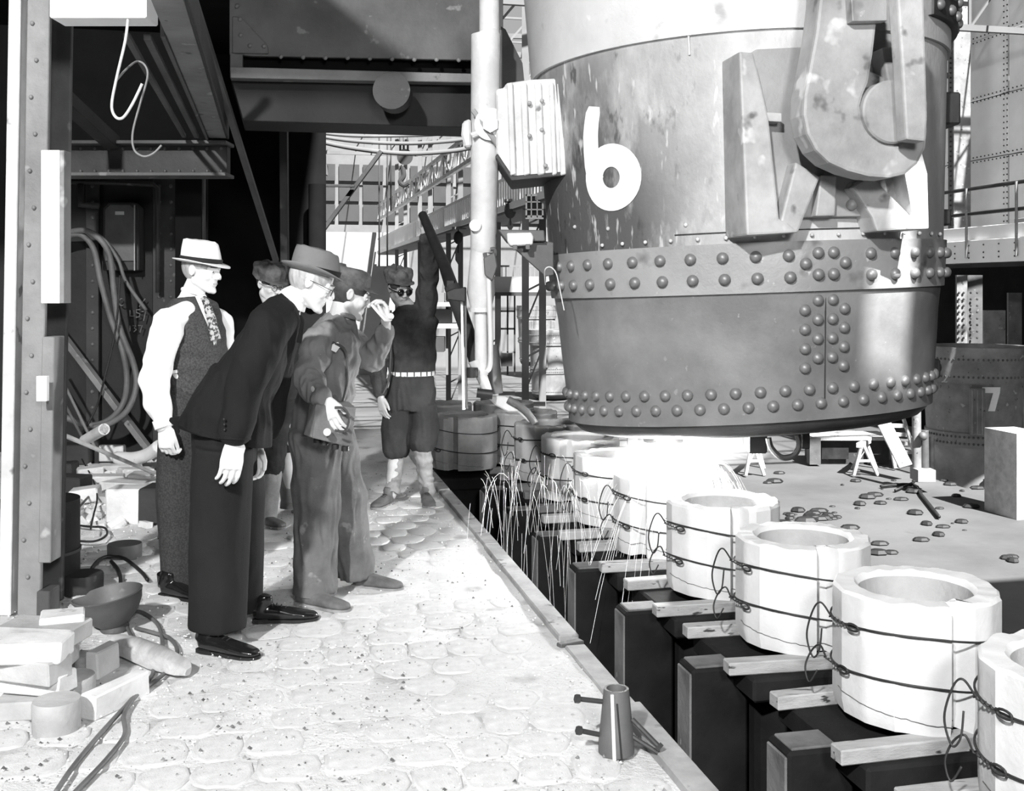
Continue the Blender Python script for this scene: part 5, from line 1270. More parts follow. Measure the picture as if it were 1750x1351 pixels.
# ---------- man in the dark suit, bending forward
def man_dark_suit():
    d = 4.75; q = lambda x, y, z=0: P(x, y, d+z)
    e = empty('person', G(385, 1098), 'man in dark suit and grey fedora bending forward to look, nearest the camera', 'person')
    f = V((.97, .22, 0)); r = V((.22, -.97, 0))
    neck, chest, waist, hip = q(497, 513), q(462, 575), q(412, 670), q(382, 735)
    mb = MB(); W, R = add_head(mb, q(533, 484), (.88, .12, -.42), neck=neck)
    core(mb, neck, chest, waist, hip, r, f)
    limb(mb, [q(478, 545, -.1), q(455, 560, -.2), q(416, 655, -.24), q(401, 742, -.27)], [.05, .055, .042, .028])
    limb(mb, [q(480, 545, .1), q(478, 570, .2), q(470, 660, .22), q(455, 740, .2)], [.05, .05, .04, .028])
    add_hand(mb, q(401, 753, -.27), (-.12, -.10, -1), (-.55, .80, .1), (.80, -.25, 0), curl=(.30, .42, .38), sc=1.24, thumb=(.95, .15, .45), spread=.08)
    add_hand(mb, q(440, 765, .12), (.05, 0, -1), (-.4, -.8, 0), (.8, -.3, 0), curl=(.5, .6, .5))
    limb(mb, [hip+r*.09, q(372, 900, -.05), q(372, 1060, -.05)], [.08, .055, .04]); limb(mb, [hip-r*.09, q(410, 900, .22), q(412, 1030, .33)], [.08, .055, .04])
    mb.blob('body', MT['skin'], e, voxel=.0045, smooth=2)
    face_bits(e, W, R, hair=True); glasses(e, W, R)
    fedora(e, W(0, -.005, .046), (.97, .10, -.24), (.24, .02, 1), 'hat_grey', brim_w=.044, crown_h=.105, lift=.026, droop=.020, s=1.0)
    mb = MB(); mb.loft([(q(508, 508), .058, .05), (q(500, 520), .075, .062)], 16, r); mb.build('shirt_collar', MT['shirt_white'], e, smooth=True)
    mb = MB(); mb.loft([(q(513, 538, -.05), .014, .010), (q(515, 546, -.05), .017, .012), (q(508, 585, -.05), .020, .010)], 10, V((1,0,0))); mb.build('necktie', MT['hat_band'], e, smooth=True)
    # jacket: along the spine; skirt flares behind
    mb = MB()
    spine = [((500, 512), .078, .056), ((485, 528), .150, .080), ((468, 557), .200, .108), ((446, 603), .205, .128), ((420, 652), .195, .142), ((392, 705), .195, .160), ((360, 775), .195, .180)]
    mb.loft([(q(*c), a, b) for c, a, b in spine], 30, r)
    mb.loft([(q(405, 640), .16, .11), (q(372, 700), .185, .130), (q(338, 770), .19, .130)], 24, r)
    mb.loft([(q(420, 660), .16, .11), (q(415, 720), .17, .130), (q(408, 785), .17, .130)], 24, r)
    limb(mb, [q(476, 545, -.10), q(455, 566, -.19), q(421, 655, -.235), q(410, 700, -.25), q(402, 738, -.265)], [.09, .096, .083, .074, .066], 24)
    limb(mb, [q(480, 552, .10), q(475, 575, .19), q(468, 660, .21), q(455, 738, .2)], [.085, .09, .075, .06], 20)
    ha, hb_ = q(313, 719), q(445, 757); fo = folds(21, .008, 7, 11)
    def cut(co, n):
        c = co+n*fo(co, n); zz = ha.z+(c.x-ha.x)/(hb_.x-ha.x)*(hb_.z-ha.z)
        if c.z < zz and c.x < q(440, 0).x+.4: c = V((c.x, c.y, zz+(c.z-zz)*.02))
        return c
    mb.blob('jacket', MT['suit'], e, voxel=.0065, smooth=3, disp=cut)
    # lapel
    mb = MB()
    pts = [q(503, 524, -.13), q(513, 548, -.12), q(503, 600, -.14), q(492, 640, -.15), q(490, 600, -.165), q(494, 560, -.165)]
    mb.v = pts+[p+V((0, .012, 0)) for p in pts]; n = len(pts); mb.f = [tuple(range(n)), tuple(range(n, 2*n))[::-1]]+[(i, (i+1) % n, (i+1) % n+n, i+n) for i in range(n)]
    mb.build('lapel', MT['suit_trousers'], e, bevel=.003)
    mb = MB()
    for y in (716, 725, 734): mb.ball(q(383+(y-716)*.05, y, -.335), .006, 8, 5)
    mb.ball(q(473, 618, -.155), .009, 8, 5); mb.build('buttons', MT['black_iron'], e, smooth=True)
    mb = MB(); mb.tube([q(401, 738, -.265), q(400, 750, -.268)], [.067, .068], 20, caps=False); mb.build('sleeve_hem', MT['suit'], e, smooth=True)
    mb = MB(); mb.tube([q(401, 742, -.265), q(401, 754, -.268)], [.045, .044], 18); mb.build('shirt_cuff', MT['shirt_white'], e, smooth=True)
    mb = MB(); mb.loft([(q(390, 700), .17, .13), (q(384, 740), .175, .140), (q(384, 790), .17, .135)], 26, r)
    mb.loft([(q(382, 760, -.09), .125, .130), (q(377, 850, -.07), .120, .132), (q(374, 960, -.05), .118, .128), (q(371, 1072, -.05), .118, .124)], 26, r)
    mb.loft([(q(396, 760, .12), .12, .125), (q(408, 850, .2), .115, .118), (q(410, 950, .28), .11, .112), (q(412, 1042, .36), .105, .100)], 26, r)
    mb.blob('trousers', MT['suit_trousers'], e, voxel=.009, smooth=2, disp=folds(33, .006, 6, 3), flat_below=.05)
    shoe(e, (q(352, 0).x, 4.66, 0), (q(352, 0).x+.275, 4.55, 0), 'shoe_black'); shoe(e, (q(397, 0).x+.02, 5.06, 0), (q(397, 0).x+.31, 5.10, 0), 'shoe_black')
man_dark_suit()

# ---------- worker with the instrument case
def man_worker():
    d = 5.40; q = lambda x, y, z=0: P(x, y, d+z)
    e = empty('person', G(560, 1025), 'workman in soft cap and work shirt holding a leather case, peering through a small glass', 'person')
    f = V((.84, .54, 0)); r = V((.54, -.84, 0))
    neck, chest, waist, hip = q(580, 552), q(572, 600), q(556, 660), q(550, 705)
    mb = MB(); W, R = add_head(mb, q(598, 505), (.92, .26, -.30), neck=neck)
    core(mb, neck, chest, waist, hip, r, f)
    limb(mb, [q(565, 570, -.1), q(546, 583, -.17), q(522, 640, -.24), q(548, 678, -.38)], [.05, .055, .042, .028])
    limb(mb, [q(590, 572, .1), q(606, 588, .18), q(634, 612, .12), q(658, 564, .03)], [.05, .052, .042, .028])
    add_hand(mb, q(551, 680, -.39), (.42, -.10, -.90), (.35, .90, .1), (.85, -.25, .4), curl=(.12, .30, .35), sc=1.12, thumb=(.85, .55, .2), spread=.10)
    add_hand(mb, q(660, 558, .02), (-.05, -.05, 1), (-.75, -.35, 0), (-.3, -.8, 0), curl=(.6, .8, .6), thumb=(.95, .2, .5), sc=1.1)
    limb(mb, [hip+r*.09, q(543, 850, -.03), q(540, 985, -.02)], [.08, .055, .04]); limb(mb, [hip-r*.09, q(592, 850, .18), q(604, 965, .24)], [.08, .055, .04])
    mb.blob('body', MT['skin_tan'], e, voxel=.0045, smooth=2)
    face_bits(e, W, R, hm='hair_dark'); work_cap(e, W(0, -.008, .040), (.93, .26, -.18), (.10, .0, 1), seed=4, peak=.060, s=.96, floppy=.008)
    mb = MB(); mb.loft([(q(588, 538), .064, .058), (q(581, 552), .125, .08), (q(574, 574), .190, .105), (q(566, 620), .180, .125), (q(560, 665), .165, .125), (q(556, 690), .155, .12)], 26, r)
    limb(mb, [q(562, 572, -.10), q(545, 588, -.16), q(523, 640, -.23), q(536, 664, -.31), q(547, 676, -.37)], [.075, .080, .070, .060, .050], 20)
    limb(mb, [q(590, 578, .10), q(606, 594, .17), q(634, 612, .12), q(650, 582, .06), q(658, 568, .03)], [.075, .078, .066, .056, .048], 20)
    mb.blob('work_shirt', MT['work_shirt'], e, voxel=.0070, smooth=2, disp=folds(41, .018, 11, 15))
    mb = MB(); mb.tube([q(589+17*sin(t), 538+5*sin(t), .055*cos(t)) for t in [2*pi*i/20 for i in range(20)]], .012, 8, closed=True); mb.build('collar', MT['work_shirt'], e, smooth=True)
    mb = MB(); mb.add([q(568, 588, -.21), q(578, 584, -.20), q(582, 592, -.20), q(574, 602, -.21), q(566, 598, -.21)], [(0, 1, 2, 3, 4)]); mb.build('pocket_paper', MT['white_board'], e)
    mb = MB(); mb.tube(curve_pts([q(568, 585, -.2), q(590, 600, -.2), q(594, 650, -.2), q(585, 690, -.22)], 6), .007, 6); mb.build('neck_strap', MT['leather_dark'], e)
    mb = MB(); mb.loft([(q(556, 668), .150, .125), (q(550, 705), .172, .150), (q(550, 745), .168, .145)], 26, r)
    mb.loft([(q(541, 735, -.08), .122, .125), (q(542, 850, -.05), .110, .115), (q(541, 940, -.03), .102, .105), (q(539, 1008, -.02), .098, .102)], 24, r)
    mb.loft([(q(566, 735, .10), .12, .12), (q(590, 850, .20), .105, .108), (q(600, 930, .24), .100, .105), (q(606, 984, .26), .096, .102)], 24, r)
    mb.blob('work_trousers', MT['work_trousers'], e, voxel=.0085, smooth=2, disp=folds(47, .017, 9, 7), flat_below=.05)
    mb = MB(); mb.loft([(q(539, 985, -.02), .101, .105), (q(538, 1012, -.02), .108, .110)], 24, r); mb.build('turn_up', MT['work_trousers'], e, smooth=True)
    shoe(e, (q(508, 0).x+.01, 5.35, 0), (q(508, 0).x+.285, 5.22, 0), 'shoe_dusty', laces=False, top=.07); shoe(e, (q(588, 0).x+.01, 5.66, 0), (q(588, 0).x+.27, 5.60, 0), 'shoe_dusty', laces=False, top=.07)
    # the leather case he holds: a thing of its own
    c = empty('instrument_case', q(565, 755, -.30), 'leather instrument case held by the workman in the soft cap', 'case')
    a = lambda x, y, z: q(x, y, z)
    mb = MB(); F0 = [a(540, 690, -.44), a(609, 696, -.34), a(601, 765, -.34), a(532, 748, -.44)]; B0 = [p+V((-.055, .15, .012)) for p in F0]
    mb.v = F0+B0; mb.f = [(0, 3, 2, 1), (4, 5, 6, 7), (0, 1, 5, 4), (1, 2, 6, 5), (2, 3, 7, 6), (3, 0, 4, 7)]; mb.build('case_body', MT['leather'], c, bevel=.008, seg=2)
    mb = MB(); L0 = [a(518, 742, -.42), a(536, 690, -.42), a(541, 690, -.445), a(533, 748, -.445)]; mb.v = L0+[p+V((0, .13, 0)) for p in L0]; mb.f = [(0, 1, 2, 3), (7, 6, 5, 4), (0, 4, 5, 1), (1, 5, 6, 2), (2, 6, 7, 3), (3, 7, 4, 0)]; mb.build('side_flap', MT['leather'], c, bevel=.004)
    mb = MB(); mb.tube([a(559, 738, -.455), a(559, 738, -.43)], .017, 16); mb.build('dial_knob', MT['belt'], c, smooth=True)
    mb = MB(); mb.tube(curve_pts([a(572, 735, -.46), a(590, 736, -.45), a(597, 715, -.44), a(588, 698, -.44), a(572, 696, -.45)], 6), .006, 6); mb.build('carry_strap', MT['leather_dark'], c, smooth=True)
    for x, y in ((542, 754), (554, 758), (573, 765), (590, 768)): mb = MB(); mb.tube([a(x, y-6, -.36), a(x, y+2, -.36)], .018, 12); mb.build('foot', MT['black_iron'], c, smooth=True)
    g = empty('viewing_glass', q(648, 545, -.03), 'small framed viewing glass held to the workman\'s eye', 'glass')
    mb = MB(); mb.bar(q(640, 520, .0), q(664, 548, -.03), .07, .012); mb.build('frame', MT['belt'], g, bevel=.002)
    mb = MB(); mb.ball(q(668, 540, -.03), .016); mb.build('clip', MT['belt'], g, smooth=True)
man_worker()

# ---------- man behind, in cap and spectacles
def man_behind():
    d = 7.2; q = lambda x, y, z=0: P(x, y, d+z)
    e = empty('person', G(480, 895), 'man in dark cap and round spectacles standing behind the dark suit', 'person')
    f = V((.80, -.60, 0)); r = V((-.60, -.80, 0)); neck, chest, waist, hip = q(468, 522), q(472, 565), q(478, 640), q(478, 690)
    mb = MB(); W, R = add_head(mb, q(462, 487), (.70, -.65, -.25), neck=neck); core(mb, neck, chest, waist, hip, r, f)
    limb(mb, [q(460, 540, -.1), q(450, 560, -.18), q(448, 640, -.2), q(460, 690, -.2)], [.05, .05, .04, .028]); limb(mb, [q(480, 540, .1), q(500, 560, .17), q(505, 640, .18), q(500, 700, .1)], [.05, .05, .04, .028])
    add_hand(mb, q(461, 695, -.2), (0, 0, -1), (.6, .6, 0), (.6, -.6, 0)); add_hand(mb, q(500, 705, .1), (0, 0, -1), (.6, -.6, 0), (.6, .6, 0))
    limb(mb, [hip+r*.09, q(465, 790, -.05), q(456, 878, -.05)], [.08, .05, .04]); limb(mb, [hip-r*.09, q(490, 780, .1), q(498, 858, .3)], [.08, .05, .04])
    mb.blob('body', MT['skin_tan'], e, voxel=.0055, smooth=2); face_bits(e, W, R, hm='hair_dark'); glasses(e, W, R, dark=False)
    work_cap(e, W(0, -.01, .040), (.62, -.70, -.2), (-.05, .05, 1), seed=9, floppy=.03, s=1.14, hs=.85)
    mb = MB(); mb.loft([(q(468, 520), .08, .07), (q(470, 540), .18, .10), (q(473, 580), .19, .12), (q(478, 650), .17, .12), (q(478, 700), .16, .12)], 22, r)
    limb(mb, [q(460, 545, -.1), q(449, 562, -.18), q(448, 640, -.2), q(459, 686, -.2)], [.07, .075, .06, .045]); limb(mb, [q(485, 545, .1), q(500, 562, .17), q(505, 640, .18), q(500, 696, .1)], [.07, .075, .06, .045])
    mb.blob('jacket', MT['knickers'], e, voxel=.010, smooth=2, disp=folds(5, .01))
    mb = MB(); mb.loft([(q(478, 680), .16, .13), (q(478, 720), .16, .13)], 20, r); limb(mb, [q(470, 720, -.05), q(464, 800, -.05)], [.10, .085]); limb(mb, [q(485, 720, .1), q(490, 760, .12)], [.10, .085])
    mb.blob('breeches', MT['knickers'], e, voxel=.010, smooth=2, disp=folds(6, .01))
    mb = MB(); mb.loft([(q(465, 790, -.05), .075, .08), (q(460, 840, -.05), .065, .07), (q(454, 882, -.05), .072, .075)], 18, r); mb.build('legging', MT['legging'], e, smooth=True)
    mb = MB(); mb.loft([(q(489, 755, .12), .082, .085), (q(492, 800, .2), .07, .075), (q(497, 852, .3), .065, .075), (q(498, 866, .3), .075, .085)], 18, r); mb.build('legging', MT['legging'], e, smooth=True)
    x0 = q(446, 0).x; shoe(e, (x0-.03, 7.18, 0), (x0+.19, 7.02, 0), 'shoe_dusty', laces=False); x0 = q(492, 0).x; shoe(e, (x0-.03, 7.55, 0), (x0+.20, 7.50, 0), 'shoe_dusty', laces=False)
man_behind()

# ---------- goggled man holding up the lever
def man_goggles():
    d = 7.9; q = lambda x, y, z=0: P(x, y, d+z)
    e = empty('person', G(698, 858), 'goggled man in cap and dark sweater raising one arm to the lever', 'person')
    f = V((.22, -.97, 0)); r = V((-.97, -.22, 0)); neck, chest, waist, hip = q(697, 527), q(702, 560), q(703, 620), q(702, 655)
    mb = MB(); W, R = add_head(mb, q(683, 494), (.48, -.82, -.28), up=(-.05, 0, 1), neck=neck, s=1.0); core(mb, neck, chest, waist, hip, r, f)
    limb(mb, [q(680, 542), q(664, 560), q(645, 625, -.03), q(650, 676, -.12)], [.05, .052, .04, .028])
    limb(mb, [q(712, 540), q(726, 522), q(733, 450, -.15), q(726, 395, -.28)], [.05, .052, .042, .030])
    add_hand(mb, q(651, 679, -.13), (.15, -.1, -1), (.6, .7, 0), (.5, -.7, 0), curl=(.25, .4, .3), thumb=(.8, .6, 0))
    add_hand(mb, q(725, 392, -.29), (-.1, -.05, 1), (.25, -.8, 0), (-.9, -.1, 0), curl=(1.0, 1.1, .8), thumb=(.7, .2, .8))
    limb(mb, [hip+r*.10, q(677, 765), q(668, 845, -.05)], [.085, .052, .04]); limb(mb, [hip-r*.10, q(722, 765, -.05), q(730, 842, .02)], [.085, .052, .04])
    mb.blob('body', MT['skin_dark'], e, voxel=.005, smooth=2); face_bits(e, W, R, eyes=False, hm='hair_dark', lip='lip_dark'); glasses(e, W, R, dark=True)
    work_cap(e, W(0, -.012, .052), (.50, -.80, -.12), (-.10, .02, 1), seed=2, floppy=.030, s=1.14, peak=.035, hs=.85)
    mb = MB(); mb.loft([(q(697, 520), .075, .065), (q(700, 534), .165, .095), (q(702, 552), .198, .120), (q(704, 590), .180, .125), (q(704, 630), .165, .12), (q(704, 640), .16, .118)], 26, r)
    limb(mb, [q(682, 546), q(665, 562), q(646, 625, -.03), q(649, 672, -.12)], [.075, .078, .062, .046], 20)
    limb(mb, [q(712, 548), q(726, 527), q(734, 455, -.14), q(728, 404, -.27)], [.085, .084, .068, .046], 20)
    mb.blob('sweater', MT['sweater'], e, voxel=.0085, smooth=2, disp=folds(51, .012, 8, 14))
    mb = MB(); mb.loft([(q(704, 634), .168, .125), (q(704, 634.1+7), .168, .125)], 28, r); mb.build('white_belt', MT['belt'], e, smooth=True)
    for i in range(7):
        t = -.9+i*.3; mb = MB(); c = q(704, 637)+r*(-.168*sin(t))+f*(.126*cos(t)); mb.box(c, (.008, .008, .032)); mb.build('belt_stud', MT['black_iron'], e)
    mb = MB(); mb.loft([(q(703, 640), .165, .122), (q(702, 670), .185, .14), (q(701, 700), .185, .14)], 26, r)
    mb.loft([(q(680, 690), .105, .12), (q(676, 735), .110, .118), (q(676, 770), .095, .10), (q(676, 780), .075, .08)], 22, r)
    mb.loft([(q(722, 690), .105, .12), (q(723, 730), .112, .118), (q(722, 760, -.03), .10, .10), (q(722, 770, -.03), .075, .08)], 22, r)
    mb.blob('knickerbockers', MT['knickers'], e, voxel=.009, smooth=2, disp=folds(57, .011, 8, 7))
    for pts in ([(677, 772, 0, .062), (675, 800, 0, .058), (672, 828, -.03, .052), (669, 842, -.05, .062)], [(722, 765, -.04, .064), (725, 795, -.03, .060), (729, 825, 0, .054), (731, 842, .02, .062)]):
        mb = MB(); mb.loft([(q(x, y, z), a, a*1.05) for x, y, z, a in pts], 18, r); mb.blob('legging', MT['legging'], e, voxel=.008, smooth=1, disp=folds(61, .010, 12, 30))
    h = q(674, 0); shoe(e, (h.x-.02, 7.86, 0), (h.x-.12, 7.64, 0), 'shoe_dusty', laces=True); h = q(728, 0); shoe(e, (h.x-.01, 7.92, 0), (h.x+.05, 7.68, 0), 'shoe_dusty', laces=True)
    mb = MB(); mb.tube(curve_pts([q(668, 530, -.13), q(668, 600, -.16), q(664, 650, -.16), q(655, 672, -.17)], 6), .007, 6); mb.build('hanging_strap', MT['leather_dark'], e)
man_goggles()
# ============================================================= litter on the platform
def thing(name, mb, m, lab, cat, group=None, smooth=False, bevel=0, sharp=40):
    return tag(mb.build(name, MT[m], smooth=smooth, bevel=bevel, sharp=sharp, seg=1), lab, cat, group)
def rough_block(c, size, rz=0, tilt=0, seed=0, rx=0):
    mb = MB(); R = Matrix.Rotation(rz, 3, 'Z') @ Matrix.Rotation(tilt, 3, 'Y') @ Matrix.Rotation(rx, 3, 'X'); mb.box(c, size, R=R)
    rnd = random.Random(seed); mb.v = [v+V((rnd.uniform(-.004, .004), rnd.uniform(-.004, .004), rnd.uniform(-.003, .003))) for v in mb.v]; return mb
# pile of firebricks at the lower left: traced left edge, size in metres
BR = [  # x, y (front lower centre in the photo), base height, length, depth, height, turn, label
 (45, 1236, .0, .26, .12, .065, .12, 'lowest firebrick at the left edge, beside the two round plugs'),
 (30, 1200, .0, .24, .20, .07, -.25, 'firebrick lying slanted under the pile at the left edge'),
 (42, 1192, .075, .30, .12, .075, -.22, 'white firebrick sloping down at the front of the left pile'),
 (36, 1172, .13, .28, .13, .08, -.30, 'curved-topped brick third up in the left pile'),
 (44, 1140, .20, .24, .14, .075, .04, 'white squared brick high in the left pile'),
 (78, 1148, .10, .16, .12, .10, .05, 'dark brick in the middle of the left pile'),
 (60, 1110, .215, .30, .16, .07, -.12, 'long brick topmost in the left pile'),
 (96, 1108, .20, .16, .12, .11, .35, 'chipped brick at the right end of the left pile'),
 (30, 1165, .02, .3, .25, .10, 0, 'brick buried at the foot of the left pile'),
 (85, 1170, .0, .12, .12, .10, .2, 'brick end low on the right of the left pile')]
for k, (x, y, z, a, b, c_, rz, lb) in enumerate(BR):
    d = (H-z)*F/(y-HZ); p = V(((x-875)/F*d, d+b/2, z+c_/2+.008))
    thing('firebrick', rough_block(p, (a, b, c_), rz, seed=k, tilt=.0), 'brick_fire' if k % 3 else 'brick_grey', lb, 'brick', 'firebricks piled at the left edge', bevel=.006)
def plug(x, y, r, h, lab, m='brick_grey', z=0, flat=1.0):
    p = G(x, y, z); mb = MB(); mb.lathe([(.001, z+.0), (r*.97, z+.0), (r, z+.008), (r*1.02, z+h-.01), (r*.98, z+h), (.001, z+h+.002)], 30, (p.x, p.y+r, 0)); return thing('refractory_plug', mb, m, lab, 'plug', 'round refractory plugs on the platform', smooth=True)
plug(80, 1266, .080, .115, 'round clay plug nearest the camera, front one of the pair'); plug(106, 1212, .085, .095, 'round clay plug just behind and right of the front one')
plug(203, 960, .095, .085, 'round dark plug behind the looped cable', 'mid_steel'); plug(128, 1022, .10, .10, 'dark round block in the shade right of the column', 'dark_steel')
plug(182, 868, .10, .08, 'round plug in the middle of the rubble'); plug(118, 900, .07, .10, 'small round plug left in the rubble', 'brick_grey')
p = G(168, 1228); thing('wedge_brick', rough_block(p+V((.02, .12, .045)), (.07, .28, .09), -.42, seed=31), 'brick_fire', 'long wedge-shaped brick right of the round plugs', 'brick', bevel=.006)
p = G(165, 1162); thing('upright_brick', rough_block(p+V((0, .07, .055)), (.055, .15, .11), -.25, seed=32), 'brick_fire', 'small brick standing on edge below the pouring bowl', 'brick', bevel=.006)
p = G(100, 1142); thing('brick_tag', rough_block(p+V((0, .02, .10)), (.035, .02, .06), 0, seed=33), 'white_board', 'tiny pale tag hanging on the right end of the brick pile', 'tag', bevel=.002)
# rotten timber
mb = MB(); a, b = G(188, 1122), G(300, 1166); mb.loft([(a+V((0, .05, .045)), .05, .035), (a.lerp(b, .3)+V((0, .05, .05)), .058, .042), (a.lerp(b, .7)+V((0, .05, .045)), .060, .040), (b+V((.01, .05, .035)), .045, .030), (b+V((.04, .04, .03)), .02, .018)], 12, V((0, 1, 0)), 3)
mb.v = [v+V((0, noise.noise(v*20)*.010, noise.noise(v*17)*.010)) for v in mb.v]; thing('rotten_timber', mb, 'wood_grey', 'weathered grey baulk of timber below the pouring bowl', 'timber', smooth=True)
# pouring bowl
bp_ = G(180, 1092); e = empty('pouring_bowl', (bp_.x, bp_.y+.06, 0), 'dark iron pouring bowl with lip, tilted on the sand', 'bowl')
R = Matrix.Rotation(radians(-9), 3, 'Y') @ Matrix.Rotation(radians(4), 3, 'X'); mb = MB()
pr = [(.001, 0), (.060, 0), (.064, .012), (.060, .030), (.085, .050), (.118, .085), (.140, .130), (.146, .165), (.150, .172), (.143, .176), (.134, .165), (.125, .13), (.10, .085), (.06, .055), (.001, .045)]
mb.lathe(pr, 40, (bp_.x, bp_.y+.12, .0), R=R)
for i, v in enumerate(mb.v):
    a = atan2(v.y-bp_.y-.12, v.x-bp_.x)
    if abs(abs(a)-pi) < .35 and v.z > .12: mb.v[i] = v+V((-.035*(1-abs(abs(a)-pi)/.35), 0, -.012))
mb.v = [V((v.x, v.y, max(v.z, .003))) for v in mb.v]
mb.build('bowl', MT['mid_steel'], e, smooth=True)
# cables on the sand
def gcab(name, pts, r, m, lab, cat, z=.02, n=7):
    return pipe(name, [G(x, y)+V((0, 0, z+dz)) for x, y, dz in [(p+(0,))[:3] for p in pts]], r, m, lab, cat, n=8, smooth=n)
gcab('ground_cable', [(95, 1365), (125, 1320), (170, 1265), (215, 1215), (245, 1180), (262, 1155), (252, 1120), (225, 1095), (215, 1060), (240, 1052), (270, 1075), (278, 1115), (272, 1150)], .0085, 'hose', 'left strand of the pair of cables running to the bottom edge', 'cable')
gcab('ground_cable', [(118, 1375), (180, 1310), (213, 1265), (212, 1230), (235, 1195), (285, 1155), (303, 1122), (290, 1098), (262, 1088), (232, 1080)], .0085, 'hose', 'right strand of the pair of cables running to the bottom edge', 'cable')
gcab('looped_cable', [(252, 1000), (240, 985), (210, 962), (175, 962), (155, 985), (160, 1010), (185, 1022), (205, 1010), (203, 985), (190, 968)], .010, 'black_iron', 'black cable standing in a loop behind the pouring bowl', 'cable', z=.03)
gcab('thin_wire', [(112, 905), (150, 910), (178, 912), (182, 925), (160, 936), (118, 934)], .007, 'black_iron', 'thin black wire looping over the rubble', 'wire', z=.04)
gcab('thin_wire', [(128, 890), (160, 855), (190, 845), (225, 842), (250, 838)], .008, 'hose', 'wire arching across the pale rubble', 'wire', z=.06)
gcab('thin_wire', [(155, 925), (160, 900), (166, 870), (160, 840), (140, 800)], .006, 'black_iron', 'wire dropping from the hoses into the rubble', 'wire', z=.08)
gcab('ring_of_cable', [(606, 888), (616, 884), (620, 870), (615, 860), (606, 862)], .012, 'black_iron', 'end of black cable curling behind the workman\'s legs', 'cable', z=.03)
# rubble behind: blocks and boxes of brick under the plated wall
rnd = random.Random(12); k = 0
RB = [(232, 895, .30, .16, .17, 0, 'big white block with a dark end beside the white-hatted man'), (262, 897, .14, .2, .18, 0, 'dark end block touching the white-hatted man'),
 (215, 850, .26, .16, .07, -.3, 'pale slab lying across the top of the rubble'), (175, 835, .20, .12, .06, .3, 'pale brick tilted at the left of the rubble'), (250, 838, .2, .14, .08, .1, 'white brick behind the big block'),
 (200, 812, .26, .1, .05, -.35, 'long pale slat across the rubble'), (140, 862, .14, .12, .07, .2, 'small pale brick low left in the rubble'), (150, 820, .14, .1, .06, .5, 'small pale brick high left in the rubble'),
 (100, 822, .16, .12, .09, 0, 'dark brick next to the column base'), (118, 850, .16, .12, .1, -.2, 'dark brick right of the column base'), (228, 822, .18, .12, .06, .6, 'pale brick set crosswise on the rubble'), (185, 790, .2, .14, .1, 0, 'grey brick at the back of the rubble'), (255, 800, .2, .12, .08, -.2, 'white brick at the back right of the rubble'), (120, 795, .22, .16, .12, .1, 'dark block at the back left of the rubble')]
for (x, y, a, b, c_, rz, lb) in RB:
    p = G(x, y); z = 0
    sc = 1.45 if y < 880 else 1.3
    thing('rubble_brick', rough_block(p+V((0, b/2, c_*sc/2+.01)), (a*sc, b*sc, c_*sc), rz, seed=k, tilt=rnd.uniform(-.12, .12) if c_ < .1 else 0), 'dark_steel' if 'dark' in lb and 'white' not in lb[:10] and 'big' not in lb else 'brick_fire', lb, 'brick', 'rubble under the plated wall', bevel=.01); k += 1
mb = MB()
for i in range(240):
    x, y = rnd.uniform(90, 268), rnd.uniform(800, 905); p = G(x, y); s = rnd.uniform(.015, .06)
    mb.box(p+V((0, 0, s*.4)), (s*rnd.uniform(1, 2), s, s*.8), R=Euler((rnd.uniform(-.5, .5), rnd.uniform(-.5, .5), rnd.uniform(0, 3))).to_matrix())
tag(mb.build('broken_brick', MT['brick_fire']), 'crumbled white brick filling the rubble heap', 'rubble', kind='stuff')
# long rod, pipes, leaning bars
def rod(name, a, b, r, m, lab, cat='rod', n=12): mb = MB(); mb.tube([a, b], r, n); return thing(name, mb, m, lab, cat, smooth=True)
rod('long_rod', P(78, 730, 6.2), P(272, 812, 8.6), .014, 'pale_pipe', 'long pale rod slanting across in front of the rubble')
mb = MB(); a, b = P(145, 752, 7.6), P(178, 733, 7.2); mb.tube([a, b, b, a], [.038, .038, .030, .030], 18, caps=False); thing('pipe_stub', mb, 'pale_pipe', 'short open pipe end resting on the long rod', 'pipe', smooth=True)
pipe('bent_pipe', [P(200, 782, 9.2), P(230, 783, 9.1), P(255, 775, 9.0), P(272, 762, 8.9)], .055, 'white_board', 'thick white curved pipe beside the white-hatted man', 'pipe')
mb = MB(); mb.bar(P(74, 530, 9.5), P(262, 778, 9.3), .07, .05); thing('leaning_bar', mb, 'column_steel', 'flat grey bar leaning diagonally across the plated wall', 'bar', bevel=.004)
rod('leaning_rod', P(95, 625, 9.4), P(165, 770, 9.0), .012, 'column_steel', 'right of two thin rods leaning beside the column'); rod('leaning_rod', P(85, 640, 9.3), P(142, 750, 9.0), .012, 'mid_steel', 'left of two thin rods leaning beside the column')
# drum behind the column
dp = G(95, 1044); e = empty('curved_casing', (dp.x-.05, dp.y+.3, 0), 'dark curved sheet casing standing behind the left column', 'casing')
mb = MB(); mb.lathe([(.20, 0), (.20, .47)], 40, (P(66, 0, 5.6).x, 5.6, 0), cap1=True); mb.build('casing_wall', MT['dark_steel'], e, smooth=True)
mb = MB(); mb.lathe([(.203, .20), (.206, .20), (.206, .215), (.203, .215)], 40, (P(66, 0, 5.6).x, 5.6, 0)); mb.build('casing_band', MT['mid_steel'], e, smooth=True)
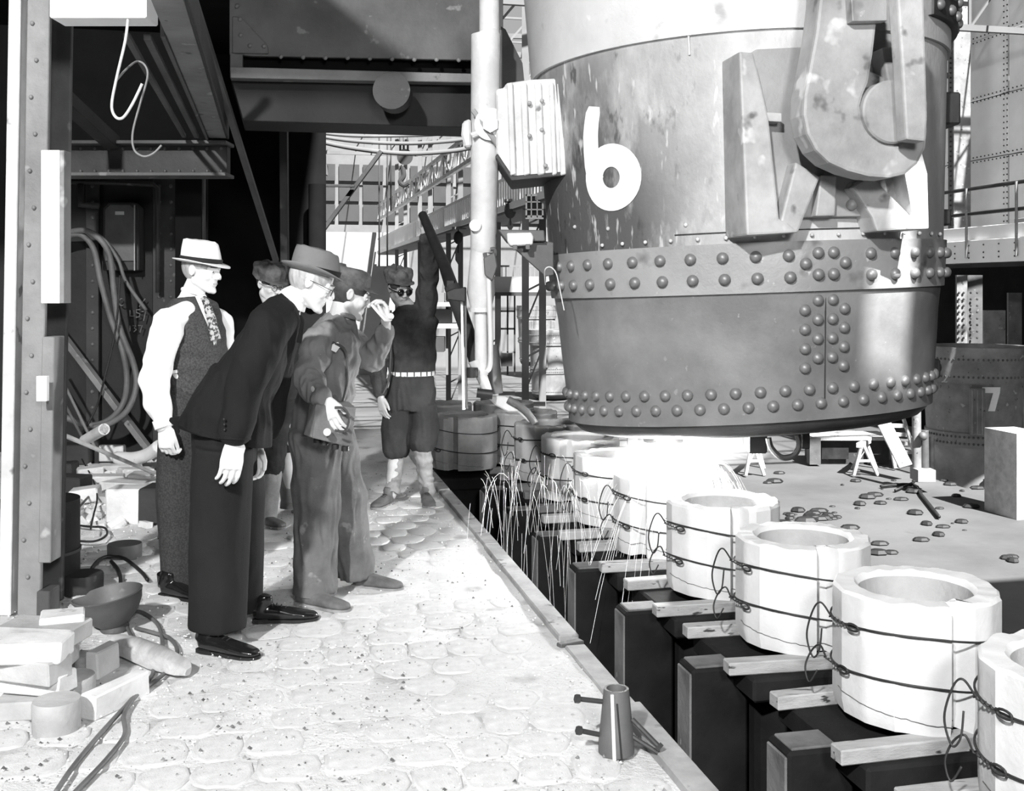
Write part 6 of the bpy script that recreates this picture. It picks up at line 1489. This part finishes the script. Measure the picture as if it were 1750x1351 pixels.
# conical steel funnel with four lugs by the kerb
fp = G(1056, 1302); e = empty('split_cone_mould', (fp.x, fp.y+.05, 0), 'small split steel cone with clamp bolts beside the kerb', 'cone mould')
c0 = (fp.x, fp.y+.055, .008); mb = MB(); mb.lathe([(.055, 0), (.060, .004), (.060, .03), (.043, .205), (.041, .215), (.033, .215), (.031, .20), (.045, .01)], 36, c0); mb.build('cone_shell', MT['mid_steel'], e, smooth=True, sharp=35)
mb = MB(); mb.bar(V(c0)+V((-.012, -.061, .0)), V(c0)+V((-.018, -.043, .21)), .012, .012, ref=V((0, 1, 0))); mb.build('split_flange', MT['pale_pipe'], e, bevel=.002)
mb = MB(); mb.bar(V(c0)+V((.012, -.060, .0)), V(c0)+V((-.002, -.044, .18)), .006, .008, ref=V((0, 1, 0))); mb.build('split_flange', MT['black_iron'], e, bevel=.001)
for (a, b) in (((-.045, 0, .17), (-.125, -.03, .19)), ((-.055, 0, .06), (-.12, -.03, .085)), ((.05, -.02, .12), (.13, -.06, .05)), ((.05, -.01, .06), (.15, -.05, .01))):
    pa, pb = V(c0)+V(a), V(c0)+V(b); mb = MB(); mb.tube([pa, pb], .0085, 8); mb.tube([pb, pb+(pb-pa).normalized()*.014], .015, 6); mb.build('clamp_bolt', MT['dark_steel'], e, smooth=True)
# bolts heads on the pit wall side
for k, (x, y, lb) in enumerate([(1103, 1183, 'upper'), (1222, 1328, 'lower')]):
    pass
# ============================================================= the pour: stream, glare, sparks
nx, ny = HT[4]
st = empty('molten_stream', (nx, ny, .3), 'blinding white stream of molten steel falling into a hot top', 'molten steel')
mb = MB(); mb.tube([V((nx, ny, .60)), V((nx, ny, .5)), V((nx, ny, .30)), V((nx, ny, .16))], [.045, .05, .06, .11], 16); mb.build('stream', MT['melt'], st, smooth=True)
mb = MB(); mb.lathe([(0.001, .40), (.13, .395), (.205, .38)], 28, (nx, ny, 0)); mb.build('melt_pool', MT['melt'], st, smooth=True)
l = bpy.data.lights.new('pour_light', 'POINT'); l.energy = 260; l.shadow_soft_size = .10; o = bpy.data.objects.new('pour_light', l); COL.objects.link(o); o.location = (nx, ny-.12, .53)
# glow round the stream, put in as emission-only volumes
def fume(name, c, r, dens, lab):
    mb = MB(); mb.ball(c, r, 24, 16)
    m = bpy.data.materials.new(name); m.use_nodes = True; nt = m.node_tree; nt.nodes.clear()
    out = nt.nodes.new('ShaderNodeOutputMaterial'); em = nt.nodes.new('ShaderNodeEmission'); nt.links.new(em.outputs[0], out.inputs['Volume'])
    tc = nt.nodes.new('ShaderNodeTexCoord'); mp = nt.nodes.new('ShaderNodeMapping'); mp.vector_type = 'POINT'
    mp.inputs['Scale'].default_value = (1/r[0], 1/r[1], 1/r[2]); mp.inputs['Location'].default_value = (-c[0]/r[0], -c[1]/r[1], -c[2]/r[2])
    nt.links.new(tc.outputs['Object'], mp.inputs[0])
    ln = nt.nodes.new('ShaderNodeVectorMath'); ln.operation = 'LENGTH'; nt.links.new(mp.outputs[0], ln.inputs[0])
    mr = nt.nodes.new('ShaderNodeMapRange'); mr.inputs['From Min'].default_value = 1; mr.inputs['From Max'].default_value = 0; mr.interpolation_type = 'SMOOTHSTEP'
    nt.links.new(ln.outputs['Value'], mr.inputs['Value'])
    pw = nt.nodes.new('ShaderNodeMath'); pw.operation = 'POWER'; pw.inputs[1].default_value = 2.2; nt.links.new(mr.outputs[0], pw.inputs[0])
    ml = nt.nodes.new('ShaderNodeMath'); ml.operation = 'MULTIPLY'; ml.inputs[1].default_value = dens; nt.links.new(pw.outputs[0], ml.inputs[0]); nt.links.new(ml.outputs[0], em.inputs['Strength'])
    return tag(mb.build(name, m, smooth=True), lab, 'glow', kind='stuff')
fume('pour_flame', (nx-.02, ny-.05, .50), (.42, .42, .20), 60, 'white-hot flame and fume spreading between ladle and hot top')
fume('pour_glow', (nx+.22, ny+.05, .58), (.75, .5, .20), 5, 'thin added glow spreading right under the ladle')
sp = MB(); rnd = random.Random(3)
for k in range(380):
    a = rnd.uniform(0, 2*pi); sp_ = rnd.uniform(.3, 1.25); vz = rnd.uniform(.1, 1.4)
    if k < 150: c = V((nx, ny, .46)); 
    elif k < 250: c = V((nx-.35-rnd.random()*.8, ny-.2+rnd.random()*1.6, .35)); sp_ *= .45; vz *= .7
    else: c = V((nx+.25, ny-.1, .46)); a = rnd.uniform(-.9, .5); sp_ *= .7; vz *= .8
    d = V((cos(a), sin(a), 0)); t0 = rnd.uniform(0, .3); t1 = t0+rnd.uniform(.06, .42); pts = []
    for i in range(7):
        t = t0+(t1-t0)*i/6; pts.append(c+d*sp_*t+V((0, 0, vz*t-4.9*t*t)))
    sp.tube(pts, rnd.choice((.0004, .0005, .0008)), 3, caps=False)
tag(sp.build('sparks', MT['spark'], fix=False), 'fine arcing sparks thrown off the pour into the pit', 'sparks', kind='stuff')

bpy.data.scenes.remove(TMP)
